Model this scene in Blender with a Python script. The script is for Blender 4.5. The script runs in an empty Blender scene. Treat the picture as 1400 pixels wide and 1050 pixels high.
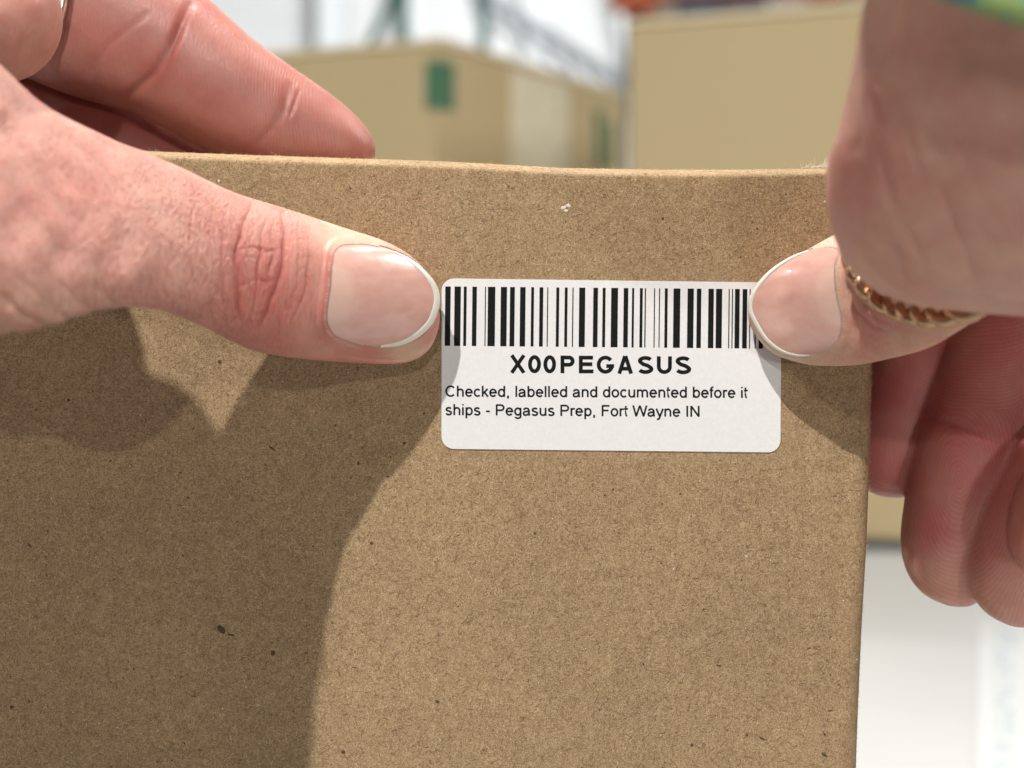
import bpy, bmesh, math, random
import numpy as np
from mathutils import Vector

random.seed(7)
RNG = np.random.default_rng(11)
S = 0.001                      # all shapes below are written in millimetres
F = 2279.0                     # focal length in photograph pixels (1400 wide)
D0 = 250.0                     # camera to box front, mm
SC = bpy.context.scene
COL = SC.collection

# ------------------------------------------------------------------ camera
cam = bpy.data.cameras.new('camera')
cam.sensor_width = 36.0
cam.lens = F / 1400 * 36
cam.clip_start = 0.01
cam.clip_end = 100
cam.dof.use_dof = True
cam.dof.focus_distance = 0.246
cam.dof.aperture_fstop = 16
cam_o = bpy.data.objects.new('camera', cam)
COL.objects.link(cam_o)
cam_o.location = (0, -D0 * S, 0)
cam_o.rotation_euler = (math.radians(90), 0, 0)
SC.camera = cam_o

# ------------------------------------------------------------------ world and view
w = bpy.data.worlds.new('World')
SC.world = w
w.use_nodes = True
bg = w.node_tree.nodes['Background']
bg.inputs['Color'].default_value = (0.93, 0.97, 1.0, 1)
bg.inputs['Strength'].default_value = 0.05
SC.view_settings.view_transform = 'Standard'
SC.view_settings.look = 'None'
SC.view_settings.exposure = 0
SC.view_settings.gamma = 1
SC.cycles.max_bounces = 8

# ------------------------------------------------------------------ lamps (some read from the shadows, others added)
def lamp(direction, dist, size, power, colour=(1, 0.965, 0.91)):
    d = Vector(direction).normalized()
    l = bpy.data.lights.new('unseen_lamp', 'AREA')
    l.shape = 'DISK'
    l.size = size
    l.energy = power
    l.color = colour
    o = bpy.data.objects.new('unseen_lamp', l)
    COL.objects.link(o)
    o.location = d * dist
    o.rotation_euler = (-d).to_track_quat('-Z', 'Y').to_euler()
    return o

lamp((-0.40, -1.0, 1.12), 2.6, 0.050, 68)          # key, upper left in front
lamp((-0.04, -1.0, 0.24), 2.6, 0.05, 10)            # frontal lamp
lamp((0.42, -1.0, -0.04), 2.6, 0.14, 10)           # weaker, nearly level light from the right, not a ceiling lamp
lamp((-0.10, 0.13, 1.00), 0.50, 0.07, 3.8)         # added lamp close overhead, brightens the box top more than the table
lamp((0.60, 0.15, 0.79), 2.6, 0.03, 7.0)           # added only for a glint on the left nail
lamp((0.76, 0.10, 0.64), 2.6, 0.025, 6.0)  # added for a second glint on the same nail
lamp((-0.91, -0.06, 0.41), 2.6, 0.03, 3.0)  # added for a glint on the right thumb's nail
lamp((0.62, 0.42, 0.62), 3.4, 1.3, 14, (0.95, 0.98, 1.0))  # broad unseen panel, added for a soft sheen on the nails
l8 = lamp((1, 0, 0.6), 3.0, 0.8, 26)  # added lamp, brightens the right face of the far box
l8.location = (2.6, 0.45, 1.7)
l8.rotation_euler = (Vector((0.0, 1.15, 0.0)) - l8.location).to_track_quat('-Z', 'Y').to_euler()
b1 = lamp((0.1, 2.2, 2.4), 4.0, 1.2, 330, (0.97, 0.99, 1.0))  # added lamp that brightens the far wall
b1.location = (0.3, 4.2, 3.2)
b1.rotation_euler = (math.radians(35), 0, 0)

# ------------------------------------------------------------------ helpers
def P(px, py, y=0.0):
    """point (mm) seen at photograph pixel px,py and lying y mm behind the box front"""
    k = (D0 + y) / F
    return np.array([(px - 700) * k, y, (525 - py) * k])

def link_mesh(name, verts, faces, mat=None, parent=None, smooth=False):
    me = bpy.data.meshes.new(name)
    me.from_pydata([tuple(float(c) * S for c in v) for v in verts], [], [tuple(f) for f in faces])
    me.validate()
    if smooth:
        me.polygons.foreach_set('use_smooth', [True] * len(me.polygons))
    if mat:
        me.materials.append(mat)
    me.update()
    o = bpy.data.objects.new(name, me)
    COL.objects.link(o)
    if parent:
        o.parent = parent
    return o

def tag(o, label=None, cat=None, group=None, kind=None):
    if label: o['label'] = label
    if cat: o['category'] = cat
    if group: o['group'] = group
    if kind: o['kind'] = kind
    return o

def empty(name, loc_mm):
    o = bpy.data.objects.new(name, None)
    o.empty_display_size = 0.02
    COL.objects.link(o)
    o.location = Vector(loc_mm) * S
    return o

def adopt(parent, *kids):
    """children keep their place in the world"""
    for k in kids:
        k.parent = parent
        k.matrix_parent_inverse = parent.matrix_basis.inverted() if parent.type != 'EMPTY' else \
            __import__('mathutils').Matrix.Translation(-parent.location)

def new_mat(name):
    m = bpy.data.materials.new(name)
    m.use_nodes = True
    nt = m.node_tree
    return m, nt, nt.nodes['Principled BSDF']

def N(nt, typ, **kw):
    n = nt.nodes.new(typ)
    for k, v in kw.items():
        if k in n.inputs:
            n.inputs[k].default_value = v
        else:
            setattr(n, k, v)
    return n

def mm_coords(nt, scale=(1, 1, 1), rot=(0, 0, 0)):
    tc = N(nt, 'ShaderNodeTexCoord')
    mp = N(nt, 'ShaderNodeMapping')
    mp.inputs['Rotation'].default_value = rot
    mp.inputs['Scale'].default_value = [1000 * s for s in scale]
    nt.links.new(tc.outputs['Object'], mp.inputs['Vector'])
    return mp.outputs['Vector']

def noise(nt, vec, scale, detail=3, rough=0.55, dist=0.0):
    n = N(nt, 'ShaderNodeTexNoise')
    n.inputs['Scale'].default_value = scale
    n.inputs['Detail'].default_value = detail
    n.inputs['Roughness'].default_value = rough
    n.inputs['Distortion'].default_value = dist
    nt.links.new(vec, n.inputs['Vector'])
    return n.outputs['Fac']

def ramp(nt, fac, stops):
    r = N(nt, 'ShaderNodeValToRGB')
    el = r.color_ramp.elements
    while len(el) < len(stops):
        el.new(0.5)
    for e, (p, c) in zip(el, stops):
        e.position = p
        e.color = (c[0], c[1], c[2], 1) if not isinstance(c, (int, float)) else (c, c, c, 1)
    nt.links.new(fac, r.inputs['Fac'])
    return r.outputs['Color']

def mix(nt, a, b, fac=0.5, blend='MIX'):
    m = N(nt, 'ShaderNodeMix', data_type='RGBA', blend_type=blend)
    for sock, val in ((m.inputs[0], fac), (m.inputs[6], a), (m.inputs[7], b)):
        if isinstance(val, bpy.types.NodeSocket):
            nt.links.new(val, sock)
        elif isinstance(val, (int, float)):
            sock.default_value = val
        else:
            sock.default_value = (*val, 1)
    return m.outputs[2]

def math_n(nt, op, a, b=None):
    m = N(nt, 'ShaderNodeMath', operation=op)
    for i, v in enumerate((a, b)):
        if v is None: continue
        if isinstance(v, bpy.types.NodeSocket): nt.links.new(v, m.inputs[i])
        else: m.inputs[i].default_value = v
    return m.outputs[0]

def bump(nt, height, dist_mm, strength=1.0, normal=None):
    b = N(nt, 'ShaderNodeBump')
    b.inputs['Strength'].default_value = strength
    b.inputs['Distance'].default_value = dist_mm * S
    nt.links.new(height, b.inputs['Height'])
    if normal is not None:
        nt.links.new(normal, b.inputs['Normal'])
    return b.outputs['Normal']

def plain(name, col, rough=0.6, metal=0.0, nscale=None, namp=0.12):
    m, nt, p = new_mat(name)
    if nscale:
        n = noise(nt, mm_coords(nt), nscale, 4)
        c = ramp(nt, n, [(0.3, [x * (1 - namp) for x in col]), (0.7, [min(1, x * (1 + namp)) for x in col])])
        nt.links.new(c, p.inputs['Base Color'])
    else:
        p.inputs['Base Color'].default_value = (*col, 1)
    p.inputs['Roughness'].default_value = rough
    p.inputs['Metallic'].default_value = metal
    return m

# ------------------------------------------------------------------ materials
def kraft_mat(name, tint=(1, 1, 1), fine=True):
    m, nt, p = new_mat(name)
    v = mm_coords(nt)
    big = noise(nt, v, 0.035, 3)
    mid = noise(nt, v, 0.45, 4, 0.6, 0.6)
    base = ramp(nt, mid, [(0.25, (0.298 * tint[0], 0.203 * tint[1], 0.111 * tint[2])),
                          (0.75, (0.382 * tint[0], 0.271 * tint[1], 0.158 * tint[2]))])
    base = mix(nt, base, ramp(nt, big, [(0.3, (0.90, 0.89, 0.87)), (0.7, (1.06, 1.05, 1.04))]), 1.0, 'MULTIPLY')
    if fine:
        # matted fibres: strongly distorted fine noise in two directions
        v1 = mm_coords(nt, (1, 1, 0.45), (0, 0.5, 0))
        v2 = mm_coords(nt, (0.45, 1, 1), (0, 0.3, 0))
        f1 = noise(nt, v1, 3.9, 3, 0.65, 1.8)
        f2 = noise(nt, v2, 4.1, 3, 0.65, 1.8)
        fb = math_n(nt, 'ADD', f1, f2)
        fcol = ramp(nt, math_n(nt, 'MULTIPLY', fb, 0.5), [(0.36, (0.46, 0.43, 0.38)), (0.5, (0.98, 0.98, 0.98)), (0.63, (1.55, 1.58, 1.66))])
        base = mix(nt, base, fcol, 1.0, 'MULTIPLY')
        sp = noise(nt, v, 1.1, 2, 0.5, 0.2)
        base = mix(nt, base, ramp(nt, sp, [(0.25, (0.42, 0.36, 0.30)), (0.32, (1, 1, 1))]), 0.9, 'MULTIPLY')
        nt.links.new(bump(nt, fb, 0.09, 0.75), p.inputs['Normal'])
    nt.links.new(base, p.inputs['Base Color'])
    p.inputs['Roughness'].default_value = 0.82
    p.inputs['Specular IOR Level'].default_value = 0.25
    return m

KRAFT = kraft_mat('kraft_board')
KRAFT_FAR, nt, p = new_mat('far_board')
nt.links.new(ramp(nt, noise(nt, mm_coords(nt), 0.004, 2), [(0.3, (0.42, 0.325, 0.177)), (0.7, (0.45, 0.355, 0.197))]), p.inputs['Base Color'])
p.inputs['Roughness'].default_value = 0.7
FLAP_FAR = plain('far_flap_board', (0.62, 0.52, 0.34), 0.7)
LABEL_M, nt, p = new_mat('label_paper')
nn = noise(nt, mm_coords(nt), 2.5, 3)
nt.links.new(ramp(nt, nn, [(0.3, (0.70, 0.70, 0.705)), (0.7, (0.745, 0.745, 0.75))]), p.inputs['Base Color'])
p.inputs['Roughness'].default_value = 0.55
nt.links.new(bump(nt, nn, 0.02, 0.5), p.inputs['Normal'])
INK, nt, p = new_mat('black_ink')
nn = noise(nt, mm_coords(nt), 6, 3)
nt.links.new(ramp(nt, nn, [(0.3, (0.004, 0.005, 0.005)), (0.75, (0.014, 0.015, 0.015))]), p.inputs['Base Color'])
p.inputs['Roughness'].default_value = 0.75
p.inputs['Specular IOR Level'].default_value = 0.12
FIB_L = plain('pale_fibre', (0.60, 0.47, 0.31), 0.8)
FIB_D = plain('dark_fibre', (0.17, 0.10, 0.05), 0.8)
FLECK = plain('dark_fleck', (0.075, 0.046, 0.022), 0.8, nscale=4)
CHIP = plain('pale_chip', (0.72, 0.66, 0.55), 0.7, nscale=5)

# ------------------------------------------------------------------ label lettering (strokes, 1000 units per em, cap height 716)
def arc(cx, cy, rx, ry, a0, a1, n=14):
    return [(cx + rx * math.cos(math.radians(a0 + (a1 - a0) * i / n)),
             cy + ry * math.sin(math.radians(a0 + (a1 - a0) * i / n))) for i in range(n + 1)]
def oval(cx, cy, rx, ry):
    return arc(cx, cy, rx, ry, 0, 360, 26)
XH = 480   # centre line of the x-height
G = {
 'C': (722, [arc(378, 358, 292, 318, 42, 318, 22)]),
 'h': (556, [[(108, 0), (108, 716)], [(108, 300)] + arc(278, 320, 168, 158, 175, 0) + [(446, 0)]]),
 'e': (556, [[(88, 268), (470, 268)] + arc(278, 260, 192, 220, 5, 322, 22)]),
 'c': (500, [arc(270, 260, 188, 220, 42, 318, 20)]),
 'k': (500, [[(110, 0), (110, 716)], [(430, 519), (112, 190)], [(222, 305), (450, 0)]]),
 'd': (556, [[(446, 0), (446, 716)], oval(266, 260, 182, 220)]),
 'b': (556, [[(110, 0), (110, 716)], oval(290, 260, 182, 220)]),
 ',': (278, [[(135, 95), (135, -20), (112, -110)]]),
 'l': (222, [[(110, 0), (110, 716)]]),
 'a': (556, [[(78, 370)] + arc(255, 340, 168, 140, 150, 20) + [(428, 330), (430, 130), (442, 60), (468, 4)],
             [(426, 300), (330, 280), (190, 262), (100, 215), (74, 140), (105, 62), (190, 32), (290, 48), (380, 105), (424, 180)]]),
 'n': (556, [[(108, 0), (108, 519)], [(108, 300)] + arc(278, 320, 168, 158, 175, 0) + [(446, 0)]]),
 'o': (556, [oval(278, 260, 195, 220)]),
 'u': (556, [[(446, 0), (446, 519)], [(446, 220)] + arc(278, 198, 168, 158, -5, -180) + [(110, 519)]]),
 'm': (833, [[(108, 0), (108, 519)], [(108, 320)] + arc(260, 330, 152, 148, 175, 0, 10) + [(412, 0)],
             [(412, 320)] + arc(568, 330, 156, 148, 175, 0, 10) + [(724, 0)]]),
 't': (278, [[(126, 680), (126, 110)] + arc(205, 115, 79, 78, 180, 275, 6), [(18, 484), (262, 484)]]),
 'f': (278, [[(130, 0), (130, 590)] + arc(215, 590, 85, 92, 180, 85, 6) + [(280, 678)], [(18, 484), (262, 484)]]),
 'r': (333, [[(108, 0), (108, 519)], [(108, 290)] + arc(245, 330, 135, 140, 178, 85, 8) + [(335, 458)]]),
 'i': (222, [[(110, 0), (110, 519)], [(110, 625), (110, 716)]]),
 's': (500, [arc(250, 368, 150, 112, 25, 180, 8) + [(120, 318), (250, 268), (385, 215)] + arc(248, 150, 165, 118, 20, -165, 10)]),
 'p': (556, [[(110, -200), (110, 519)], oval(290, 260, 182, 220)]),
 'g': (556, [[(442, 519), (442, -40)] + arc(268, -50, 174, 118, 0, -165, 10), oval(264, 262, 180, 216)]),
 '-': (333, [[(40, 262), (290, 262)]]),
 'P': (667, [[(122, 0), (122, 716)], [(122, 674), (400, 674)] + arc(400, 506, 175, 168, 90, -90, 10) + [(122, 338)]]),
 'F': (611, [[(122, 0), (122, 716)], [(122, 674), (570, 674)], [(122, 370), (510, 370)]]),
 'W': (944, [[(40, 716), (235, 0)], [(228, 0), (470, 706)], [(470, 706), (718, 0)], [(708, 0), (905, 716)]]),
 'y': (500, [[(32, 519), (255, 10)], [(470, 519), (235, -90), (170, -165), (70, -168)]]),
 'I': (278, [[(140, 0), (140, 716)]]),
 'N': (722, [[(120, 0), (120, 716)], [(120, 690), (602, 26)], [(602, 0), (602, 716)]]),
 ' ': (278, []),
}
BOLD = {   # in a box 0..1 wide, 0..1 high (outer bounds); strokes are centre lines
 'X': lambda w, h, t: [[(t*.5, h), (w-t*.5, 0)], [(w-t*.5, h), (t*.5, 0)]],
 '0': lambda w, h, t: [oval(w/2, h/2, w/2-t/2, h/2-t/2+.3)],
 'P': lambda w, h, t: [[(t/2, 0), (t/2, h)], [(t/2, h-t/2), (w-h*.32, h-t/2)] + arc(w-h*.32, h-h*.315, h*.32-t/2, h*.315-t/2, 90, -90) + [(t/2, h-h*.63+t/2)]],
 'E': lambda w, h, t: [[(t/2, 0), (t/2, h)], [(0, h-t/2), (w*.97, h-t/2)], [(0, h*.52), (w*.92, h*.52)], [(0, t/2), (w, t/2)]],
 'G': lambda w, h, t: [arc(w/2, h/2, w/2-t/2, h/2-t/2+.3, 38, 338, 24) + [(w-t/2, h*.42)], [(w*.55, h*.42), (w, h*.42)]],
 'A': lambda w, h, t: [[(t*.5, 0), (w/2-t*.06, h)], [(w-t*.5, 0), (w/2+t*.06, h)], [(w*.2, h*.28), (w*.8, h*.28)]],
 'S': lambda w, h, t: [arc(w/2, h*.735, w/2-t*.62, h*.265-t*.5+.2, 22, 200, 12) + [(w*.35, h*.55), (w*.65, h*.46)] + arc(w/2, h*.27, w/2-t*.5, h*.27-t*.5+.2, 25, -160, 12)],
 'U': lambda w, h, t: [[(t/2, h)] + arc(w/2, w/2-t*.1, w/2-t/2, w/2-t*.6, 180, 360, 14) + [(w-t/2, h)]],
}
LY = -0.22   # label front, mm in front of the board
class Ink:
    def __init__(s): s.v, s.f, s.k = [], [], 0
    def stroke(s, pts, wdt, to):
        s.k += 1
        y = LY - 0.012 - 0.0015 * (s.k % 5)
        pts = [np.array(q, float) for q in pts]
        pts = [q for i, q in enumerate(pts) if i == 0 or np.linalg.norm(q-pts[i-1]) > 1e-4]
        closed = np.linalg.norm(pts[0] - pts[-1]) < 1e-6 and len(pts) > 3
        n = len(pts); base = len(s.v)
        for i, q in enumerate(pts):
            a = pts[i-1] if i else (pts[-2] if closed else None)
            b = pts[i+1] if i < n-1 else (pts[1] if closed else None)
            d0 = (q-a)/np.linalg.norm(q-a) if a is not None else None
            d1 = (b-q)/np.linalg.norm(b-q) if b is not None else None
            if d0 is None: d0 = d1
            if d1 is None: d1 = d0
            t = d0 + d1
            if np.linalg.norm(t) < 1e-6: t = d1
            t /= np.linalg.norm(t)
            nrm = np.array([-t[1], t[0]])
            k = min(1.7, 1 / max(0.35, float(np.dot(nrm, [-d1[1], d1[0]]))))
            for sgn in (1, -1):
                X, Y = to(*(q + sgn * nrm * wdt / 2 * k))
                s.v.append(P(X, Y, y))
        for i in range(n-1):
            j = base + 2*i
            s.f.append((j, j+1, j+3, j+2))
    def build(s, name, parent):
        o = link_mesh(name, s.v, s.f, INK); adopt(parent, o); return o

lab = empty('barcode_label', P(835, 500, 0))
# label sheet: rounded rectangle with thickness
def quad_map(u, v):
    TL, TR, BR, BL = (np.array(q, float) for q in ((603.8, 380.5), (1068.5, 386.3), (1067, 618.6), (603.6, 613.6)))
    return (1-u)*(1-v)*TL + u*(1-v)*TR + u*v*BR + (1-u)*v*BL
outl = []
W_, H_, R_ = 464.0, 233.0, 17.0
for cx, cy, a in ((R_, R_, 180), (W_-R_, R_, 270), (W_-R_, H_-R_, 0), (R_, H_-R_, 90)):
    for i in range(9):
        t = math.radians(a + 90 * i / 8)
        outl.append(((cx + R_*math.cos(t))/W_, (cy + R_*math.sin(t))/H_))
vs, fs = [], []
n = len(outl)
for (u, v) in outl: vs.append(P(*quad_map(u, v), LY))
for (u, v) in outl: vs.append(P(*quad_map(u, v), 0.05))
fs.append(list(range(n)))
for i in range(n): fs.append((i, (i+1) % n, n+(i+1) % n, n+i))
sheet = link_mesh('label_sheet', vs, fs, LABEL_M); adopt(lab, sheet)
bars = [(608.8,616.3),(621.5,630.2),(634.1,638.2),(645.9,652.1),(663.2,664.6),(667.2,677.3),(684.8,693.3),(697.4,704),
 (711.2,718.7),(726.3,730.3),(737.7,742.9),(748.2,749.7),(760.6,764.8),(772.2,776.2),(782.7,784.3),(792,800.3),
 (811.3,817.7),(824,828.1),(835.7,845.1),(852.8,859.1),(864.2,867.2),(874.9,878.9),(881.6,883.3),(894.3,895.8),
 (901.1,902.6),(909,913.1),(920.9,930.3),(940.1,948.7),(952.8,959),(968.6,976.1),(979.1,987.5),(996.3,997.8),
 (1000.8,1002.3),(1005,1011.5),(1015.4,1021.8),(1024.9,1026.3),(1032.5,1033.9),(1038,1044)]
vs, fs = [], []
for a, b in bars:
    t0 = 391.6 + (a-608)*0.0089; t1 = 472.8 + (a-608)*0.0089
    k = len(vs); y = LY - 0.012
    vs += [P(a, t0, y), P(b, t0, y), P(b-0.9, t1, y), P(a-0.9, t1, y)]
    fs.append((k, k+3, k+2, k+1))
bc = link_mesh('barcode', vs, fs, INK); adopt(lab, bc)
def line_text(txt, x0, y0, size, slope, wdt):
    ink = Ink(); x = 0
    for ch in txt:
        adv, st = G[ch]
        for s_ in st:
            ink.stroke(s_, wdt, lambda gx, gy, x=x: (x0 + (x+gx)*size, y0 + (x+gx)*size*slope - gy*size))
        x += adv
    return ink
line_text('Checked, labelled and documented before it', 608.2, 542.3, 0.02118, 0.0046, 120).build('address_text', lab)
line_text('ships - Pegasus Prep, Fort Wayne IN', 608.2, 567.6, 0.02118, 0.0070, 120).build('address_text', lab)
ink = Ink()
for ch, a, b in (('X',696.9,719),('0',721.9,739.6),('0',742.9,760.2),('P',766.3,785.6),('E',791.4,811.4),('G',815.8,839.6),
                 ('A',844.0,865.6),('S',871.5,893.3),('U',898,918.6),('S',923,945)):
    base_y = 509.8 + (a-697)*0.0075
    for s_ in BOLD[ch](b-a, 24.2, 5.3):
        ink.stroke(s_, 5.3 if ch != 'X' else 5.1, lambda gx, gy: (a + gx, base_y - gy))
ink.build('code_text', lab)
tag(lab, 'white barcode sticker with black bars and lettering on the brown cardboard box', 'label')

# ------------------------------------------------------------------ cardboard box
def interp(x, pts):
    xs, ys = zip(*pts)
    return float(np.interp(x, xs, ys))
def box_right(z):   # mm
    row = 525 - z / (D0/F)
    return (interp(row, [(200,1196),(480,1192),(643,1188),(740,1184.5),(860,1177.6),(968,1173),(1050,1170),(1560,1156)]) - 700) * (D0+2.4)/F
def box_top(x):
    px = 700 + x / (D0/F)
    return (525 - interp(px, [(-300,196),(60,204),(180,206),(340,212),(512,217.5),(612,221),(700,225.5),(770,229.5),(900,232),(1010,232),(1140,230),(1200,231)])) * (D0+4.0)/F
ZB, XL, BD = -112.0, -86.0, 62.0
box = empty('cardboard_box', (0, BD/2, ZB))
# front panel with the rounded folds
nu, nv = 150, 110
rt, rr = 1.8, 2.6
TOP_PROFILE = [(0, 0), (.06, .3), (.22, .58), (.7, .9), (1.5, 1.22), (2.5, 1.52), (3.5, 1.72), (4.4, 1.8), (5.0, 1.8)]
def wob(x, z):
    return 0.14*math.sin(x*0.11+z*0.05+1) + 0.10*math.sin(z*0.16-x*0.07) + 0.05*math.sin(x*.45+z*.33)
us = list(np.linspace(0, 1, nu)); th = np.linspace(0, math.pi/2, 9)[1:]
grid = []
for j in range(nv + 8):
    row = []
    for i in range(nu + 8):
        v = min(1, j/(nv-1)); a = th[j-nv] if j >= nv else 0
        u = min(1, i/(nu-1)); b = th[i-nu] if i >= nu else 0
        z0 = ZB + (box_top(0) - rt - ZB) * v
        ty, tz = TOP_PROFILE[max(0, j-nv+1)] if j >= nv else (0, 0)
        xr = box_right(z0) - rr
        x = XL + (xr - XL) * u
        zt = box_top(x) - rt
        z = ZB + (zt - ZB) * v
        sx, sz = math.sin(b), math.sin(a)
        X = x + rr*sx; Z = z + tz
        Y = rr*(1-math.cos(b)) + ty
        ridge = 0.34*math.exp(-((x-(xr-1.6))/1.2)**2) * (1 if Z < 30 else 0.4)     # crushed score line near the fold
        Y += wob(x, z)*min(1, abs(x-XL)/10)*(1-sx)*(1-sz)*0.5 + ridge*(1-sx)
        row.append((X, Y, Z))
    grid.append(row)
# the label area is kept flat: damp the waviness smoothly instead of cutting it
for j in range(len(grid)):
    for i in range(len(grid[0])):
        X, Y, Z = grid[j][i]
        px, py = 700+X/(D0/F), 525-Z/(D0/F)
        dx = max(600-px, px-1072, 0); dy = max(376-py, py-622, 0)
        k = max(0, min(1, (math.hypot(dx, dy)-6)/60))
        if i < nu and j < nv: grid[j][i] = (X, Y*k*k*(3-2*k), Z)
vs = [q for r in grid for q in r]; cols = nu+8
fs = [(j*cols+i, j*cols+i+1, (j+1)*cols+i+1, (j+1)*cols+i) for j in range(len(grid)-1) for i in range(cols-1)]
front = link_mesh('front_panel', vs, fs, KRAFT, smooth=True); adopt(box, front)
def slab(name, pts, th_vec, mat, parent, seg=1):
    pts = [np.array(q, float) for q in pts]; t = np.array(th_vec, float)
    vs = pts + [q + t for q in pts]; n = len(pts)
    fs = [tuple(range(n))[::-1], tuple(range(n, 2*n))] + [(i, (i+1) % n, n+(i+1) % n, n+i) for i in range(n)]
    o = link_mesh(name, vs, fs, mat)
    if parent: adopt(parent, o)
    return o
# top flaps follow the front edge; two flaps meeting at the middle with a narrow gap
def top_strip(y0, y1, name):
    vs, fs = [], []
    xs = np.linspace(XL, box_right(30)-0.5, 40)
    ys = np.linspace(y0, y1, 8)
    for k in (0, -1.6):
        for y in ys:
            for x in xs: vs.append((x, y, box_top(x) - 0.01*(y-y0)**1.0 + k + 0.15*math.sin(x*.2+y*.3)*min(1,(y-y0)/5)))
    nx, ny = 40, 8; off = nx*ny
    for j in range(ny-1):
        for i in range(nx-1):
            a = j*nx+i
            fs.append((a, a+1, a+nx+1, a+nx)); fs.append((off+a, off+a+nx, off+a+nx+1, off+a+1))
    for i in range(nx-1): fs.append((i, off+i, off+i+1, i+1)); a=(ny-1)*nx+i; fs.append((a, a+1, off+a+1, off+a))
    for j in range(ny-1): a=j*nx; fs.append((a, a+nx, off+a+nx, off+a)); a=j*nx+nx-1; fs.append((a, off+a, off+a+nx, a+nx))
    o = link_mesh(name, vs, fs, KRAFT, smooth=False); adopt(box, o)
top_strip(5.0, BD/2-0.4, 'top_flap')
top_strip(BD/2+0.4, BD, 'top_flap')
zt = box_top(50)-1.7
xrT, xrB = box_right(zt)-0.05, box_right(ZB)-0.05
slab('side_panel', [(xrB, rr, ZB), (xrB, BD, ZB), (xrT, BD, zt), (xrT, rr, zt)], (-1.6, 0, 0), KRAFT, box)
slab('side_panel', [(XL, 0.6, ZB), (XL, BD, ZB), (XL, BD, box_top(XL)-1.7), (XL, 0.6, box_top(XL)-1.7)], (1.6, 0, 0), KRAFT, box)
slab('back_panel', [(XL+1.6, BD, ZB), (xrB-1.6, BD, ZB), (xrT-1.6, BD, zt-0.2), (XL+1.6, BD, box_top(XL)-1.9)], (0, -1.6, 0), KRAFT, box)

# loose fibres, flecks and chips of the recycled board: real relief, uncountable
def board_y(X, Z):
    i = (X-XL)/((box_right(Z)-rr)-XL)*(nu-1); j = (Z-ZB)/((box_top(X)-rt)-ZB)*(nv-1)
    i0, j0 = int(max(0, min(nu-2, i))), int(max(0, min(nv-2, j)))
    fi, fj = min(1, max(0, i-i0)), min(1, max(0, j-j0))
    return ((grid[j0][i0][1]*(1-fi)+grid[j0][i0+1][1]*fi)*(1-fj) + (grid[j0+1][i0][1]*(1-fi)+grid[j0+1][i0+1][1]*fi)*fj)
def in_label(px, py, m=4): return 604-m < px < 1068+m and 380-m < py < 619+m
def fibres(count, name, mat, wr, lr):
    vs, fs = [], []
    while count:
        px, py = random.uniform(-5, 1185), random.uniform(215, 1055)
        if in_label(px, py, 14): continue
        X, Z = (px-700)*D0/F, (525-py)*D0/F
        if X > box_right(Z)-rr or Z > box_top(X)-rt: continue
        count -= 1
        L = random.uniform(*lr); wd = random.uniform(*wr); a = random.gauss(0.25, 0.9); cv = random.gauss(0, 0.9)
        n = 5; pts = []
        x, z = X, Z
        for k in range(n):
            pts.append((x, z)); x += L/n*math.cos(a); z += L/n*math.sin(a); a += cv/n + random.gauss(0, .12)
        b = len(vs)
        for k, (x, z) in enumerate(pts):
            y = board_y(x, z) - 0.03 - 0.05*math.sin(math.pi*k/(n-1))*random.random()
            q = wd*(0.35+math.sin(math.pi*(k+.5)/n))/1.35
            vs.append((x-q*math.sin(a)/2, y, z+q*math.cos(a)/2)); vs.append((x+q*math.sin(a)/2, y, z-q*math.cos(a)/2))
        for k in range(n-1): j = b+2*k; fs.append((j, j+1, j+3, j+2))
    o = link_mesh(name, vs, fs, mat); adopt(box, o); o['kind'] = 'stuff'
fibres(7500, 'pale_fibre', FIB_L, (0.03, 0.055), (0.4, 1.5))
fibres(6500, 'dark_fibre', FIB_D, (0.035, 0.075), (0.4, 1.5))
def blob(px, py, rx, ry, rot, mat, name, proud=0.04):
    X, Z = (px-700)*D0/F, (525-py)*D0/F
    k = D0/F; vs = [(X, board_y(X, Z)-proud-0.06, Z)]; n = 11
    for i in range(n):
        t = 2*math.pi*i/n; r = 1+random.uniform(-.22, .22)
        ax, az = rx*k*r*math.cos(t), ry*k*r*math.sin(t)
        vs.append((X+ax*math.cos(rot)-az*math.sin(rot), board_y(X, Z)-proud, Z+ax*math.sin(rot)+az*math.cos(rot)))
    return vs, [(0, 1+i, 1+(i+1) % n) for i in range(n)]
def blobs(name, mat, items):
    V, Fc = [], []
    for it in items:
        v, f = blob(*it, mat, name); b = len(V); V += v; Fc += [tuple(i+b for i in q) for q in f]
    o = link_mesh(name, V, Fc, mat); adopt(box, o); o['kind'] = 'stuff'
fl = [(302,860,5,6.6,0.6),(316,868,5,1.2,-.1),(373,893,2.8,3.8,.2),(16,967,3.5,2.2,.8),(94,547,2.2,2.2,0),(41,746,1.4,5,.7),(372,613,1.4,5.5,.9),(490,633,1.5,3,.4),
      (508,743,2.6,2,.3),(553,606,2.2,2,.3),(598,959,2,3,1),(1042,1010,1.3,4.5,1.1),(1127,1032,6,1.6,-.6),(1127,1003,1,4,.5),(983,910,4,1,-.2),(946,1019,2,2.5,0),
      (962,833,1.6,1.6,0),(1106,886,3,1,.2),(904,770,1.4,1.4,0),(906,299,2,2,0),(300,495,2.8,2.8,.2),(469,1028,3,2.5,.4),(1135,972,3,1,.2),(1021,1005,1.6,2.5,.5)]
while len(fl) < 260:
    px, py = random.uniform(0, 1180), random.uniform(240, 1050)
    if in_label(px, py, 8): continue
    s_ = random.choice((0.5, 0.6, 0.7, 0.8, 1.1))
    fl.append((px, py, s_*random.uniform(.7, 1.8), s_, random.uniform(-1.5, 1.5)))
blobs('dark_fleck', FLECK, fl)
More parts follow.
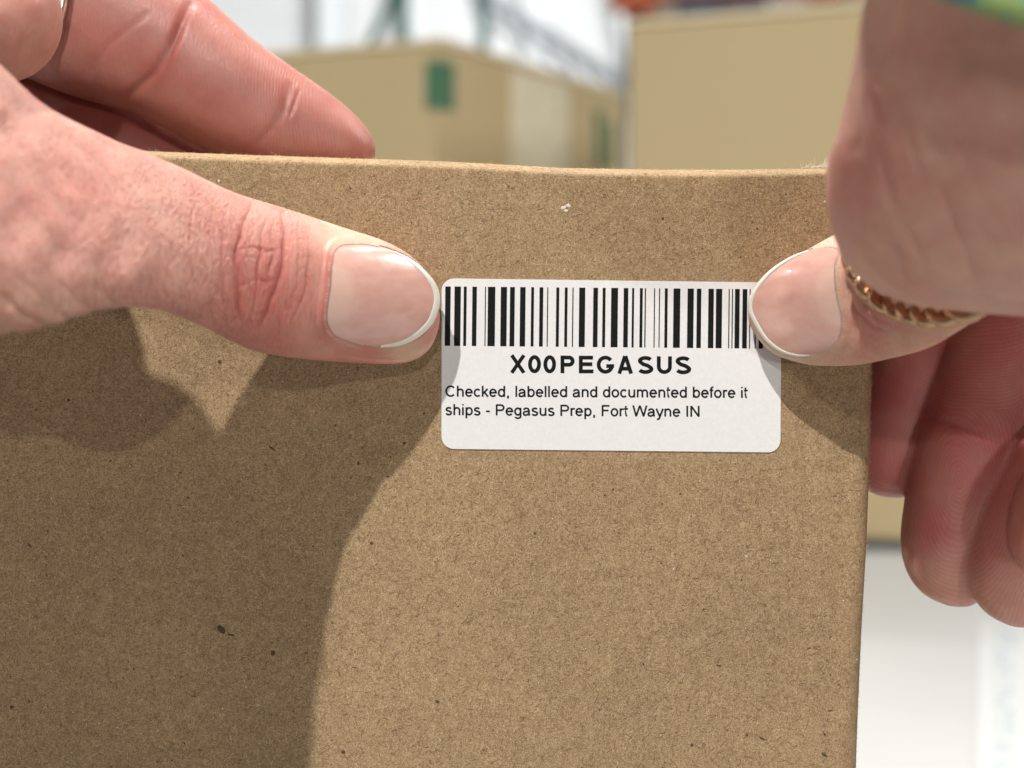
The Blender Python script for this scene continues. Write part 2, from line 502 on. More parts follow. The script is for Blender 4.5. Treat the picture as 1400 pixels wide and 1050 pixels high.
ch = [(770,284,3.6,2.2,.5),(777,281,3.2,2.6,-.3),(774,288,3.0,1.4,0),(299,247,1.4,2,.2),(1128,275,2,1,.5),(1020,760,3,.7,-.7),(921,778,1.4,1,.1)]
while len(ch) < 190:
    px, py = random.uniform(0, 1180), random.uniform(240, 1050)
    if in_label(px, py, 8): continue
    ch.append((px, py, random.uniform(.5, 1.2), random.uniform(.4, .8), random.uniform(-1.5, 1.5)))
blobs('pale_chip', CHIP, ch)
# hairs of paper fuzz standing on the top and right edges
vs, fs = [], []
def hair(p0, d, L, wd, curl):
    p_ = np.array(p0, float); d = np.array(d, float); d /= np.linalg.norm(d); b = len(vs); n = 5
    for k in range(n):
        q = wd*(1-k/n*.7)/2
        sd = np.cross(d, (0, 1, 0)); sd /= max(1e-6, np.linalg.norm(sd))
        vs.append(p_+sd*q); vs.append(p_-sd*q); p_ = p_ + d*L/n; d = d+np.array([random.gauss(curl, .2), 0, random.gauss(0, .25)]); d /= np.linalg.norm(d)
    for k in range(n-1): j = b+2*k; fs.append((j, j+1, j+3, j+2))
for k in range(520):
    x = random.uniform(-60, 49); yy = random.uniform(.3, 4.5)
    hair((x, yy, box_top(x)-1.8+float(np.interp(yy, [q[0] for q in TOP_PROFILE], [q[1] for q in TOP_PROFILE]))), (random.gauss(0, 1.2), random.gauss(-.2, .3), random.uniform(.1, .8)), random.uniform(.2, .9)*(2.2 if random.random() < .03 else 1), .045, random.gauss(0, .3))
for k in range(300):
    z = random.uniform(-62, 10)
    hair((box_right(z)-0.08, random.uniform(1.6, 2.6), z), (random.uniform(.2, .8), 0, random.gauss(0, 1)), random.uniform(.2, .7), .045, random.gauss(0, .3))
o = link_mesh('edge_fuzz', vs, fs, FIB_L); adopt(box, o); o['kind'] = 'stuff'
# torn wisp of paper fibres on the top edge near the right hand
vs, fs = [], []
for k in range(70):
    px = random.uniform(1095, 1146); t = (px-1090)/56
    hair(P(px, 229.5-3.5*t*random.random(), 2.5+random.uniform(-1, 1)), (random.gauss(.5, .5), random.gauss(0, .2), abs(random.gauss(.15+.5*t, .3))), random.uniform(.5, 1.6+1.2*t), .07, -.22)
wisp = link_mesh('torn_fibres', vs, fs, plain('torn_paper_cream', (.74, .68, .54), .8)); adopt(box, wisp); wisp['kind'] = 'stuff'
tag(box, 'brown kraft cardboard box held upright in the foreground with the sticker on its front', 'box')

# ------------------------------------------------------------------ hands
def catmull(A, n_per):
    A = np.asarray(A, float); out = []
    Q = np.vstack([2*A[0]-A[1], A, 2*A[-1]-A[-2]])
    for i in range(1, len(Q)-2):
        p0, p1, p2, p3 = Q[i-1], Q[i], Q[i+1], Q[i+2]
        for k in range(n_per):
            t = k/n_per
            out.append(0.5*((2*p1)+(-p0+p2)*t+(2*p0-5*p1+4*p2-p3)*t*t+(-p0+3*p1-3*p2+p3)*t**3))
    out.append(Q[-2]); return np.array(out)

class Shells:
    def __init__(s): s.v, s.f = [], []
    def loft(s, st, ring=40, per=8, ex=2.0):
        """st rows: (tx,ty, bx,by, y_centre, depth_radius) outline pixels + depth in mm"""
        st = catmull([tuple(q) + (0,)*(7-len(q)) for q in st], per)
        base = len(s.v); R = len(st)
        for (tx, ty, bx, by, yc, ry, tl) in st:
            a, b = P(tx, ty, yc+tl), P(bx, by, yc-tl)
            c, u = (a+b)/2, (a-b)/2; ry = max(ry, 0.15)
            if np.linalg.norm(u) < .15: u = np.array([0, 0, .15])
            for k in range(ring):
                t = 2*math.pi*k/ring; ct, sn = math.cos(t), math.sin(t)
                ct = math.copysign(abs(ct)**(2/ex), ct); sn = math.copysign(abs(sn)**(2/ex), sn)
                s.v.append(c + u*ct + np.array([0, -ry, 0])*sn)
        s.close(base, R, ring)
    def tube(s, st, ring=40, per=6):
        """st rows: x,y,z,r_side,r_depth (mm) free in space"""
        st = catmull(st, per); base = len(s.v); R = len(st)
        for i in range(R):
            c = st[i][:3]; d = st[min(R-1, i+1)][:3]-st[max(0, i-1)][:3]; d /= np.linalg.norm(d)
            ref = np.array([0, 1, 0.0]) if abs(d[1]) < .8 else np.array([0, 0, 1.0])
            a = np.cross(d, ref); a /= np.linalg.norm(a); b = np.cross(a, d)
            for k in range(ring):
                t = 2*math.pi*k/ring
                s.v.append(c + a*st[i][3]*math.cos(t) + b*st[i][4]*math.sin(t))
        s.close(base, R, ring)
    def close(s, base, R, ring):
        for i in range(R-1):
            for k in range(ring):
                a = base+i*ring+k; b = base+i*ring+(k+1) % ring
                s.f.append((a, b, b+ring, a+ring))
        for i, rev in ((0, True), (R-1, False)):
            idx = [base+i*ring+k for k in range(ring)]
            c = len(s.v); s.v.append(np.mean([s.v[q] for q in idx], axis=0))
            for k in range(ring):
                a, b = idx[k], idx[(k+1) % ring]
                s.f.append((b, a, c) if rev else (a, b, c))

def laplace(V, E, it, lam=0.5, wgt=None):
    n = len(V); deg = np.bincount(E.ravel(), minlength=n).astype(float); deg[deg == 0] = 1
    for _ in range(it):
        acc = np.stack([np.bincount(E[:, 0], V[E[:, 1], c], n) + np.bincount(E[:, 1], V[E[:, 0], c], n) for c in range(3)], 1)/deg[:, None]
        d = (acc-V)*lam
        V = V + (d if wgt is None else d*wgt[:, None])
    return V

def edges_of(me):
    E = np.empty(len(me.edges)*2, np.int32); me.edges.foreach_get('vertices', E); return E.reshape(-1, 2)
def coords_of(me):
    V = np.empty(len(me.vertices)*3, np.float32); me.vertices.foreach_get('co', V); return V.reshape(-1, 3).astype(float)*1000
def normals_of(me):
    V = np.empty(len(me.vertices)*3, np.float32); me.vertices.foreach_get('normal', V); return V.reshape(-1, 3).astype(float)
def to_px(V):
    k = F/(D0+V[:, 1]); return 700+V[:, 0]*k, 525-V[:, 2]*k

def seg_dist(X, Y, pts):
    """distance to polyline, and parameter 0..1 along it"""
    best = np.full(len(X), 1e9); par = np.zeros(len(X)); n = len(pts)-1
    for i in range(n):
        ax, ay = pts[i]; bx, by = pts[i+1]; dx, dy = bx-ax, by-ay; L = dx*dx+dy*dy+1e-9
        t = np.clip(((X-ax)*dx+(Y-ay)*dy)/L, 0, 1)
        d = np.hypot(X-ax-t*dx, Y-ay-t*dy); m = d < best
        best[m] = d[m]; par[m] = (i+t[m])/n
    return best, par

class SineNoise:
    def __init__(s, seed, lam, n=24, spread=0.5):
        r = np.random.default_rng(seed)
        k = r.normal(size=(n, 3)); k /= np.linalg.norm(k, axis=1)[:, None]
        s.k = k*(2*np.pi/lam)*r.uniform(1-spread, 1+spread, (n, 1)); s.p = r.uniform(0, 6.28, n); s.n = n
    def __call__(s, V):
        out = np.zeros(len(V))
        for k, p in zip(s.k, s.p): out += np.sin(V @ k + p)
        return out/math.sqrt(s.n/2)

def fuse(name, sh, voxel, iters, region):
    """one continuous skin from overlapping shells; `region(X,Y,V,n)` marks what gets the fine mesh"""
    tmp = link_mesh('tmp', sh.v, sh.f)
    md = tmp.modifiers.new('r', 'REMESH'); md.mode = 'VOXEL'; md.voxel_size = voxel*S; md.adaptivity = 0
    dg = bpy.context.evaluated_depsgraph_get(); dg.update()
    me = bpy.data.meshes.new_from_object(tmp.evaluated_get(dg))
    bpy.data.objects.remove(tmp)
    V = laplace(coords_of(me), edges_of(me), iters)
    me.vertices.foreach_set('co', (V*S).astype(np.float32).ravel()); me.update()
    X, Y = to_px(V); nr = normals_of(me)
    m = region(X, Y, V, nr)
    bm = bmesh.new(); bm.from_mesh(me); bm.verts.ensure_lookup_table()
    es = [e for e in bm.edges if m[e.verts[0].index] and m[e.verts[1].index]]
    bmesh.ops.subdivide_edges(bm, edges=es, cuts=2, use_grid_fill=True, smooth=0.0)
    bmesh.ops.triangulate(bm, faces=[f for f in bm.faces if len(f.verts) > 4])
    bm.to_mesh(me); bm.free()
    V = coords_of(me); E = edges_of(me)
    X, Y = to_px(V)
    mm_ = (X > -30) & (X < 1430) & (Y > -30) & (Y < 1080)
    V = laplace(V, E, 4, .5, mm_.astype(float))
    me.vertices.foreach_set('co', (V*S).astype(np.float32).ravel())
    me.polygons.foreach_set('use_smooth', [True]*len(me.polygons)); me.update()
    me.name = name
    return me

def smooth01(x): x = np.clip(x, 0, 1); return x*x*(3-2*x)

def skin_mat(name, lines_rot, gloss=0.42):
    m, nt, p = new_mat(name)
    at = N(nt, 'ShaderNodeAttribute', attribute_name='tone')
    v = mm_coords(nt)
    mott = noise(nt, v, 0.32, 4, 0.6)
    c = mix(nt, at.outputs['Color'], ramp(nt, mott, [(0.3, (0.93, 0.86, 0.85)), (0.7, (1.05, 1.09, 1.09))]), 1.0, 'MULTIPLY')
    v1 = mm_coords(nt, (3.1, 1.6, 0.7), (0, lines_rot, 0))
    v2 = mm_coords(nt, (2.4, 1.6, 0.9), (0, lines_rot+0.75, 0))
    a1 = noise(nt, v1, 1.0, 3, 0.6, 0.5)
    a2 = noise(nt, v2, 1.3, 3, 0.6, 0.5)
    pore = noise(nt, v, 3.6, 2, 0.6)
    h = math_n(nt, 'ADD', math_n(nt, 'ADD', a1, math_n(nt, 'MULTIPLY', a2, 0.5)), math_n(nt, 'MULTIPLY', pore, 0.25))
    ka = N(nt, 'ShaderNodeAttribute', attribute_name='lines')
    lk = math_n(nt, 'MULTIPLY', ka.outputs['Fac'], 0.55)
    c = mix(nt, c, mix(nt, c, ramp(nt, a1, [(0.36, (0.72, 0.60, 0.57)), (0.52, (1.04, 1.05, 1.05))]), 1.0, 'MULTIPLY'), lk)
    b1 = bump(nt, math_n(nt, 'MULTIPLY', h, ka.outputs['Fac']), 0.52, 1.0)
    # friction ridges of the finger pads
    ph = N(nt, 'ShaderNodeAttribute', attribute_name='ridge_phase')
    am = N(nt, 'ShaderNodeAttribute', attribute_name='ridge_amp')
    wig = math_n(nt, 'MULTIPLY', noise(nt, v, 0.5, 2), 5.0)
    sn = math_n(nt, 'SINE', math_n(nt, 'ADD', ph.outputs['Fac'], wig))
    rd = math_n(nt, 'MULTIPLY', sn, am.outputs['Fac'])
    b2 = bump(nt, rd, 0.007, 1.0, b1)
    c = mix(nt, c, ramp(nt, math_n(nt, 'ADD', math_n(nt, 'MULTIPLY', rd, 0.5), 0.5), [(0.0, (0.965, 0.935, 0.935)), (1.0, (1.035, 1.055, 1.055))]), 1.0, 'MULTIPLY')
    nt.links.new(c, p.inputs['Base Color'])
    nt.links.new(b2, p.inputs['Normal'])
    p.inputs['Roughness'].default_value = gloss
    p.inputs['Specular IOR Level'].default_value = 0.42
    p.inputs['Subsurface Weight'].default_value = 0.85
    p.inputs['Subsurface Radius'].default_value = (1.0, 0.32, 0.2)
    p.inputs['Subsurface Scale'].default_value = 0.0022
    return m

def finish_hand(me, V, tone, ridge_phase, ridge_amp, lines, mat, thing):
    me.vertices.foreach_set('co', (V*S).astype(np.float32).ravel()); me.update()
    ca = me.color_attributes.new('tone', 'FLOAT_COLOR', 'POINT')
    ca.data.foreach_set('color', np.c_[tone, np.ones(len(V))].astype(np.float32).ravel())
    for nm, arr in (('ridge_phase', ridge_phase), ('ridge_amp', ridge_amp), ('lines', lines)):
        a = me.attributes.new(nm, 'FLOAT', 'POINT'); a.data.foreach_set('value', arr.astype(np.float32))
    me.materials.append(mat)
    o = bpy.data.objects.new('skin', me); COL.objects.link(o); adopt(thing, o)
    return o

def inside(X, Y, poly):
    r = np.zeros(len(X), bool); n = len(poly)
    for i in range(n):
        x1, y1 = poly[i]; x2, y2 = poly[(i+1) % n]
        c = ((y1 > Y) != (y2 > Y)) & (X < (x2-x1)*(Y-y1)/(y2-y1+1e-12)+x1)
        r ^= c
    return r

def dense_closed(pts, per=6):
    A = np.array(pts, float); n = len(A); out = []
    for i in range(n):
        p0, p1, p2, p3 = A[(i-1) % n], A[i], A[(i+1) % n], A[(i+2) % n]
        for k in range(per):
            t = k/per; out.append(0.5*((2*p1)+(-p0+p2)*t+(2*p0-5*p1+4*p2-p3)*t*t+(-p0+3*p1-3*p2+p3)*t**3))
    return np.array(out)

# nail plate and free edge materials
NAIL, nt, p = new_mat('nail_varnish')
v = mm_coords(nt, (0.35, 1, 1.4))
nn = noise(nt, v, 0.5, 3)
nc = ramp(nt, nn, [(0.25, (0.64, 0.36, 0.305)), (0.75, (0.71, 0.44, 0.375))])
mo = N(nt, 'ShaderNodeAttribute', attribute_name='moon')
nc = mix(nt, nc, (0.74, 0.55, 0.46), mo.outputs['Fac'])
nt.links.new(nc, p.inputs['Base Color'])
p.inputs['Roughness'].default_value = 0.22
p.inputs['Coat Weight'].default_value = 1.0
p.inputs['Coat Roughness'].default_value = 0.04
p.inputs['Subsurface Weight'].default_value = 0.5
p.inputs['Subsurface Radius'].default_value = (1, .4, .3)
p.inputs['Subsurface Scale'].default_value = 0.001
bn = bump(nt, noise(nt, mm_coords(nt, (0.15, 1, 1)), 0.5, 1), 0.05, 1.0)
nt.links.new(bn, p.inputs['Normal'])
TIP, nt, p = new_mat('white_nail_edge')
p.inputs['Base Color'].default_value = (0.78, 0.75, 0.67, 1)
p.inputs['Roughness'].default_value = 0.2
p.inputs['Coat Weight'].default_value = 0.5
p.inputs['Subsurface Weight'].default_value = 0.2
p.inputs['Subsurface Scale'].default_value = 0.001

def make_nail(outline, depth, thing, tip_a, tip_b, tip_w, label=None):
    """outline px polygon, depth(px,py)->y mm of nail surface; free edge between outline indices"""
    O = dense_closed(outline, 8); n = len(O); c = O.mean(0)
    vs, fs = [], []
    rings = [1.0, 0.99, 0.965, .92, .85, .75, .63, .5, .36, .2]
    for k, r in enumerate(rings):
        for q in O:
            X, Y = c+(q-c)*r
            edge = max(0, (r-0.93)/0.07)
            vs.append(P(X, Y, depth(X, Y) + 0.03*edge**2))
    for k in range(len(rings)-1):
        for i in range(n):
            j = (i+1) % n
            fs.append((k*n+i, k*n+j, (k+1)*n+j, (k+1)*n+i))
    ci = len(vs); vs.append(P(c[0], c[1], depth(*c)))
    for i in range(n): fs.append(((len(rings)-1)*n+i, (len(rings)-1)*n+(i+1) % n, ci))
    b = len(vs)                                   # thickness
    for q in O: vs.append(P(*(c+(q-c)*.999), depth(*q)+0.09))
    for q in O: vs.append(P(*(c+(q-c)*.985), depth(*q)+0.75))
    for i in range(n): fs.append((b+i, b+n+i, b+n+(i+1) % n, b+(i+1) % n))
    nail = link_mesh('fingernail', vs, fs, NAIL, smooth=True)
    prox_pt = (O[2*8]+O[5*8])/2 if outline[0][0] < 800 else (O[0]+O[5*8])/2
    mv = []
    for q in vs:
        k_ = F/(D0+q[1]); X, Y = 700+q[0]*k_, 525-q[2]*k_
        dd = math.hypot((X-prox_pt[0])/34, (Y-prox_pt[1]-4)/44)
        mv.append(0.55*max(0, min(1, (1.12-dd)/0.3)))
    nail.data.attributes.new('moon', 'FLOAT', 'POINT').data.foreach_set('value', mv); adopt(thing, nail)
    # white free edge: curved strip lying just proud of the plate
    vs, fs = [], []; idx = list(range(tip_a*8, tip_b*8+1)); m = len(idx)
    for a_, i in enumerate(idx):
        q = O[i % n]; t = a_/(m-1); wd = tip_w(t)
        nd = (c-q)/np.linalg.norm(c-q)
        for f_, dy in ((-0.03, 0.6), (0.0, -0.02), (0.12, -0.05), (0.5, -0.07), (0.92, -0.05), (1.0, 0.03)):
            X, Y = q+nd*wd*f_
            r = 1-np.linalg.norm(q-np.array([X, Y]))/np.linalg.norm(c-q) if f_ > 0 else 1
            edge = max(0, (r-0.93)/0.07)
            vs.append(P(X, Y, depth(X, Y)+0.07*edge**2+dy))
    for a_ in range(m-1):
        for k in range(5): j = a_*6+k; fs.append((j, j+1, j+7, j+6))
    tip = link_mesh('nail_edge', vs, fs, TIP, smooth=True)
    tip.parent = nail
    tip.matrix_parent_inverse = nail.matrix_parent_inverse.inverted() @ nail.matrix_parent_inverse
    tip.location = (0, 0, 0)
    tip.matrix_parent_inverse = (nail.parent.matrix_basis @ nail.matrix_parent_inverse).inverted()
    return O

# ============================ hand reaching in from the left
hl = empty('hand', P(60, 330, -20))
A = Shells()
# thumb: outline top (x,y), bottom (x,y), depth centre, depth radius
A.loft([(-420,-160,-330,370,-74,16,4),(-260,-80,-200,395,-68,16,5),(-130,0,-100,436,-63,14,6),(-30,62,-25,460,-56,12,7),(60,142,70,445,-49,10,8),(150,188,135,426,-41,9.2,8),
        (240,225,205,422,-33,9,7.5),(318,262,275,446,-25,9.2,6),(388,284,340,478,-18.5,8.8,4),(440,301,400,490,-14.6,8.0,2.4),(485,316,455,495,-11.2,6.9,1),(530,332,505,498,-8.3,5.9,.3),
        (562,350,545,498,-6.6,5.1,0),(585,374,573,490,-5.5,4.4,0),(597,398,590,474,-4.9,3.6,0),(601,420,600,450,-4.5,2.2,0),(602,432,602,438,-4.3,.5,0)], ring=52, per=8, ex=2.15)
# palm and wrist, out of frame, then the forearm rising toward the camera
A.tube([(-83,-42,46,17,12),(-96,-52,54,20,14),(-120,-64,58,22,16)])
A.tube([(-73,-52,35,21,13),(-86,-61,40,24,17),(-108,-76,44,26,20),(-118,-92,46,27,23),(-134,-114,52,28,24),(-160,-142,66,30,26),(-192,-172,82,32,28)])
# web between thumb and first finger, and knuckles
A.tube([(-104,-50,26,20,15),(-102,-30,42,17,14),(-98,-8,54,14,13),(-92,14,58,12,11)])
# curled first finger in front, its joint blurred at the top left corner
A.loft([(-260,-200,-190,20,-10,11),(-120,-130,-90,80,-12,11),(-20,-90,-40,100,-14,10),(40,-60,0,112,-14,9.5),(74,-20,20,108,-14,8.5),(80,20,30,104,-14,7),(76,40,36,96,-14,5),(66,62,44,84,-14,2)], ring=44, ex=2.0)
# second finger lying on the top of the box, pad towards the camera
A.loft([(-60,-300,-160,-40,22,9),(40,-220,-60,60,20,9.5),(140,-130,40,108,18,9.5),(228,-50,105,133,17,9.2),(292,4,180,154,16,8.6),(345,52,250,190,15,8.2),(402,93,312,222,15,7.8),
        (452,128,372,243,15,7.4),(486,157,424,246,15,6.6),(505,180,462,246,15,5.4),(513,200,495,240,15,3.4),(514,212,508,228,15,1)], ring=48, ex=2.05)
# third finger, in deep shade behind
A.loft([(-150,-60,-190,160,32,8),(0,60,-30,270,31,8),(120,100,90,310,30,8),(230,140,200,320,30,7.6),(330,180,300,310,30,7),(380,215,360,290,30,4),(395,240,385,265,30,1)], ring=36)
meL = fuse('hand_skin', A, 0.55, 5, lambda X, Y, V, n: (X > -20) & (X < 640) & (Y > -20) & (Y < 520) & (n[:, 1] < 0.25) & (V[:, 1] < 26))
V = coords_of(meL); nr = normals_of(meL); X, Y = to_px(V)
frontf = smooth01((0.15-nr[:, 1])/0.5)
isth = (V[:, 1] < 2)
thumb_zone = isth & (Y > 85+0.0*X) & ((X > 60) | (Y > 110))
# nail bed
NLO = [(483,333),(462,337),(454.5,358),(453,389),(448.5,421),(448.5,444),(458,460),(477,468.6),(497,474),(521,475.5),(549,472.5),(573,461),(591,444),(600,423),(601.6,404),
       (595.5,387),(582,370.5),(561,353.5),(538,342.5),(508,334)]
def nailL(px, py):
    ax, ay = 453, 398; ux, uy = 0.998, 0.06
    s_ = ((px-ax)*ux+(py-ay)*uy)*0.11; t = (-(px-ax)*uy+(py-ay)*ux - 2)*0.11
    R = 9.4
    yc = -20.3 + 0.012*s_*s_ + 0.60*s_
    return yc + R*0.78*(1-math.sqrt(max(0.02, 1-(t/R)**2)))
nv_ = np.vectorize(nailL)
OL = dense_closed(NLO, 8)
ins = inside(X, Y, OL) & isth & (nr[:, 1] < 0.1)
dn, _ = seg_dist(X, Y, [tuple(q) for q in np.vstack([OL, OL[:1]])[::3]])
Dp = nv_(np.clip(X, 430, 615), np.clip(Y, 320, 490))
near = (dn < 26) & isth & ~ins & (nr[:, 1] < 0.2) & (X > 420)
V[ins, 1] = np.maximum(V[ins, 1], Dp[ins]+0.16)
# skin outside the nail is drawn level with the plate, with a low fold round it
wn = smooth01(1-dn/26)*near
prox = smooth01((540-X)/60)
lip = ins & (dn < 2.6) & (X < 520)
V[lip, 1] = Dp[lip]-0.05
target = Dp + 0.05 - 0.11*prox*np.exp(-(dn/4.0)**2) - 0.30*np.exp(-((dn-9)/5.0)**2)*prox
lower = smooth01((Y-440)/30)*smooth01((X-470)/30)
target = target + 0.9*lower*smooth01(dn/14)
V[:, 1] = np.where(near, V[:, 1]*(1-wn*0.95)+target*wn*0.95, V[:, 1])
# knuckle creases
H = np.zeros(len(V)); red = np.zeros(len(V))
cre = [([(345,276),(331,312),(325,366),(325,421),(332,445)], .30, 3.4), ([(389,290),(390,322),(385,371),(366,424),(350,448)], .36, 3.2),
       ([(362,300),(357,340),(352,385),(345,432)], .22, 2.4), ([(372,310),(372,350),(364,400)], .14, 2.0), ([(421,312),(427,356),(416,405),(402,436)], .16, 2.4),
       ([(406,306),(411,345),(406,392),(392,440)], .10, 2.2), ([(312,272),(306,320),(306,380),(310,430)], .16, 2.6), ([(439,318),(444,350),(440,385)], .10, 2.2),
       ([(330,342),(345,338),(362,345),(384,340)], .10, 2.0), ([(328,392),(348,382),(366,386),(378,380)], .10, 2.0), ([(296,262),(288,310),(284,360)], .10, 2.6),
       ([(272,258),(262,300),(262,350)], .08, 2.6)]
r2 = random.Random(5)
for k in range(46):
    x = r2.uniform(255, 440); y = r2.uniform(300, 440); L = r2.uniform(14, 42); sl = (x-370)/120*0.45 + r2.gauss(0, .28)
    bend = (x-365)/70*5
    cre.append(([(x-L/2*sl, y-L/2), (x+bend*.4, y), (x-L/2*sl*.4-bend*.2, y+L/2)], r2.uniform(.03, .10), r2.uniform(1.4, 2.2)))
for k in range(26):      # short cross lines
    x = r2.uniform(300, 430); y = r2.uniform(300, 440); L = r2.uniform(10, 26); sl = r2.gauss(0, .5)
    cre.append(([(x-L/2, y-L/2*sl), (x, y+r2.gauss(0, 2)), (x+L/2, y+L/2*sl)], r2.uniform(.03, .07), r2.uniform(1.3, 1.9)))
jn = SineNoise(3, 6.0)(V)*1.5
for pts, dep, wd in cre:
    d, t = seg_dist(X+jn, Y, pts)
    k = np.exp(-(d/wd)**2)*np.sin(np.pi*np.clip(t*.9+.05, 0, 1))**.6
    H -= dep*k; red += min(1, dep*2.2)*np.exp(-(d/(wd*2.2))**2)*np.sin(np.pi*np.clip(t*.9+.05, 0, 1))
# soft pads between the creases
H += 0.22*np.exp(-(((X-357)/17)**2+((Y-370)/70)**2)) + 0.15*np.exp(-(((X-404)/14)**2+((Y-365)/60)**2))
H += 0.13*SineNoise(9, 7)(V)*smooth01((300-X)/150)
H *= frontf*isth
# wrinkled web near the lower left
for pts, dep, wd in (([(0,445),(14,452),(30,470)], .5, 4), ([(10,405),(30,430),(62,443)], .35, 4), ([(60,420),(84,434),(110,438)], .25, 4), ([(-10,380),(12,420)], .3, 4),
                     ([(30,380),(60,410),(90,432)], .2, 4), ([(80,385),(110,415),(140,432)], .16, 3.5), ([(130,385),(150,412),(185,428)], .12, 3.5)):
    d, t = seg_dist(X, Y, pts); k = np.exp(-(d/wd)**2)*isth; H -= dep*k*.8
# flexion creases and whorls on the pads of the second finger
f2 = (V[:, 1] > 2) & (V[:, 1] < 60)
for pts, dep, wd in (([(258,8),(240,50),(210,100),(178,130)], .45, 7), ([(244,40),(228,90),(222,122)], .2, 5), ([(395,118),(388,150),(372,175),(352,196)], .30, 7),
                     ([(408,125),(396,160)], .2, 3), ([(200,20),(150,60),(120,100)], .12, 6)):
    d, t = seg_dist(X, Y, pts); k = np.exp(-(d/wd)**2)*f2*np.sin(np.pi*np.clip(t*.86+.1, 0, 1))**.5
    H -= dep*k; red += dep*1.2*np.exp(-(d/(wd*2.4))**2)*f2
V = V + nr*H[:, None]
ph = np.hypot((X-560)*1.0, (Y-150)*.55)*2*np.pi/4.6 + 2.5*SineNoise(78, 14)(V)
amp = (f2 & (X > 60)).astype(float)*smooth01((X-300)/70)*smooth01((nr[:, 1]*-1-.05)/.3)
# tone
base = np.array([0.60, 0.315, 0.257]); redc = np.array([0.46, 0.135, 0.108]); pale = np.array([0.66, 0.46, 0.34])
tone = np.tile(base, (len(V), 1))
kr = 0.5*np.exp(-(((X-365)/62)**2+((Y-390)/85)**2))*isth + 0.22*smooth01((Y-380)/100)*isth*smooth01((X-180)/150) + 0.75*np.clip(red, 0, 1)
kr += 0.13*isth
kr += 0.42*smooth01(1-dn/22)*smooth01((475-X)/30)*isth
kr += 0.25*np.exp(-(((X-90)/90)**2+((Y-250)/50)**2))*isth
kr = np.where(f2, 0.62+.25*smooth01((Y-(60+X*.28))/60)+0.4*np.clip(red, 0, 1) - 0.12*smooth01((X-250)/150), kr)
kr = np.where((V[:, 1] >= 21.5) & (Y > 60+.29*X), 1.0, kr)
mot = SineNoise(21, 9)(V)*.07
kr = np.clip(kr+mot, 0, 1)[:, None]
tone = tone*(1-kr)+redc*kr
tone[f2] *= 0.70  # far fingers darkened here, standing in for shade
pk = (smooth01((X-500)/60)*smooth01((Y-455)/25)*isth + 0.75*smooth01((X-405)/60)*smooth01((352-Y)/25)*isth + .35*smooth01((210-X)/100)*smooth01((Y-360)/60)*isth)[:, None]
pk = np.clip(pk, 0, 1)*.85; tone = tone*(1-pk)+pale*pk
# dry cuticle rim
cut = (np.exp(-((dn-2.5)/1.8)**2)*near*smooth01((500-X)/30)*(0.5+0.5*np.sin(Y*.9+3*np.sin(Y*.31))))[:, None]*.6
tone = tone*(1-cut)+np.array([.72, .55, .45])*cut
lines = np.where(isth, 1.2*smooth01((470-X)/120)+.10, 0.10)
lines *= 1-.5*smooth01((X-300)/60)*isth
lines = np.where((X < 95) & (Y < 115) & (V[:, 1] > -27), .15, lines)
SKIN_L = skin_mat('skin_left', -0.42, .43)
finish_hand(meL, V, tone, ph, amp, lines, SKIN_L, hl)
make_nail(NLO, nailL, hl, 9, 18, lambda t: 11*math.sin(math.pi*min(1, max(0, t*0.93+.035)))**.55*(1.0-.35*t))
tag(hl, 'hand reaching in from the left, thumb with a pale glossy nail pointing at the sticker', 'hand')

# ============================ hand coming down from the right
hr = empty('hand', P(1260, 300, -30))
B = Shells()
# end of the thumb lying on the box
B.loft([(1022,428,1022,434,-4.3,.5),(1024,412,1027,448,-4.4,2.2),(1030,402,1036,462,-4.7,3.4),(1043,385,1052,480,-5.2,4.6),(1064,366,1075,492,-5.9,5.5),(1090,348,1103,499,-7,6.4),
        (1120,331,1135,501,-8.6,7.4),(1155,314,1170,500,-11,8.6),(1195,300,1212,492,-15,9.6),(1240,285,1265,478,-22,12),(1280,270,1310,452,-29,13),(1330,240,1350,425,-37,14)], ring=52, ex=2.15)
# root of the thumb bent toward the camera, and the wrist above it
WR = [(1330,423,1470,425,-54,2),(1268,417,1560,440,-54,8),(1212,398,1660,440,-54.5,13.5),(1176,370,1740,430,-55,17),(1157,338,1790,410,-56.5,19.5),(1145,298,1830,380,-59,22),(1140,250,1870,330,-61,24),(1144,203,1900,270,-63,26),
        (1158,168,1920,200,-65.5,27),(1171,118,1950,120,-69,27.5),(1183,60,1990,40,-74,27.5),(1194,0,2030,-40,-80,27),(1215,-100,2080,-140,-90,22),(1300,-260,2150,-300,-94,12)]
B.loft(WR, ring=80, ex=2.7)
B.tube([(90,-104,60,26,20),(97,-128,84,27,22),(106,-158,112,29,23),(114,-186,146,31,25),(122,-216,184,34,28)])
# unseen palm that carries the fingers, plus added pieces that shade them
B.tube([(106,-60,26,24,18),(104,-38,32,20,15),(96,-14,34,18,14),(88,8,34,16,13),(84,26,30,13,10)])
B.tube([(54,-12,31,8,8),(53,-26,30,9,9),(51,-41,27,9,9)])  # added plug between thumb and wrist, stops light leaking onto the fingers
B.tube([(55,-36,18,5,5),(50,-42,22,7,7),(48,-48,26,8,8)])  # second added plug against the same leak
B.tube([(66,-28,33,12,11),(65,-8,34,12,11),(66,12,34,12,11),(70,26,34,12,11)])  # added to keep the overhead light off the fingers
B.tube([(86,-28,32,13,12),(85,-8,33,13,12),(86,12,33,13,12)])  # added alongside, blocks more light from above
B.tube([(130,-30,26,20,18),(136,-12,10,22,18),(130,6,-4,18,14)])
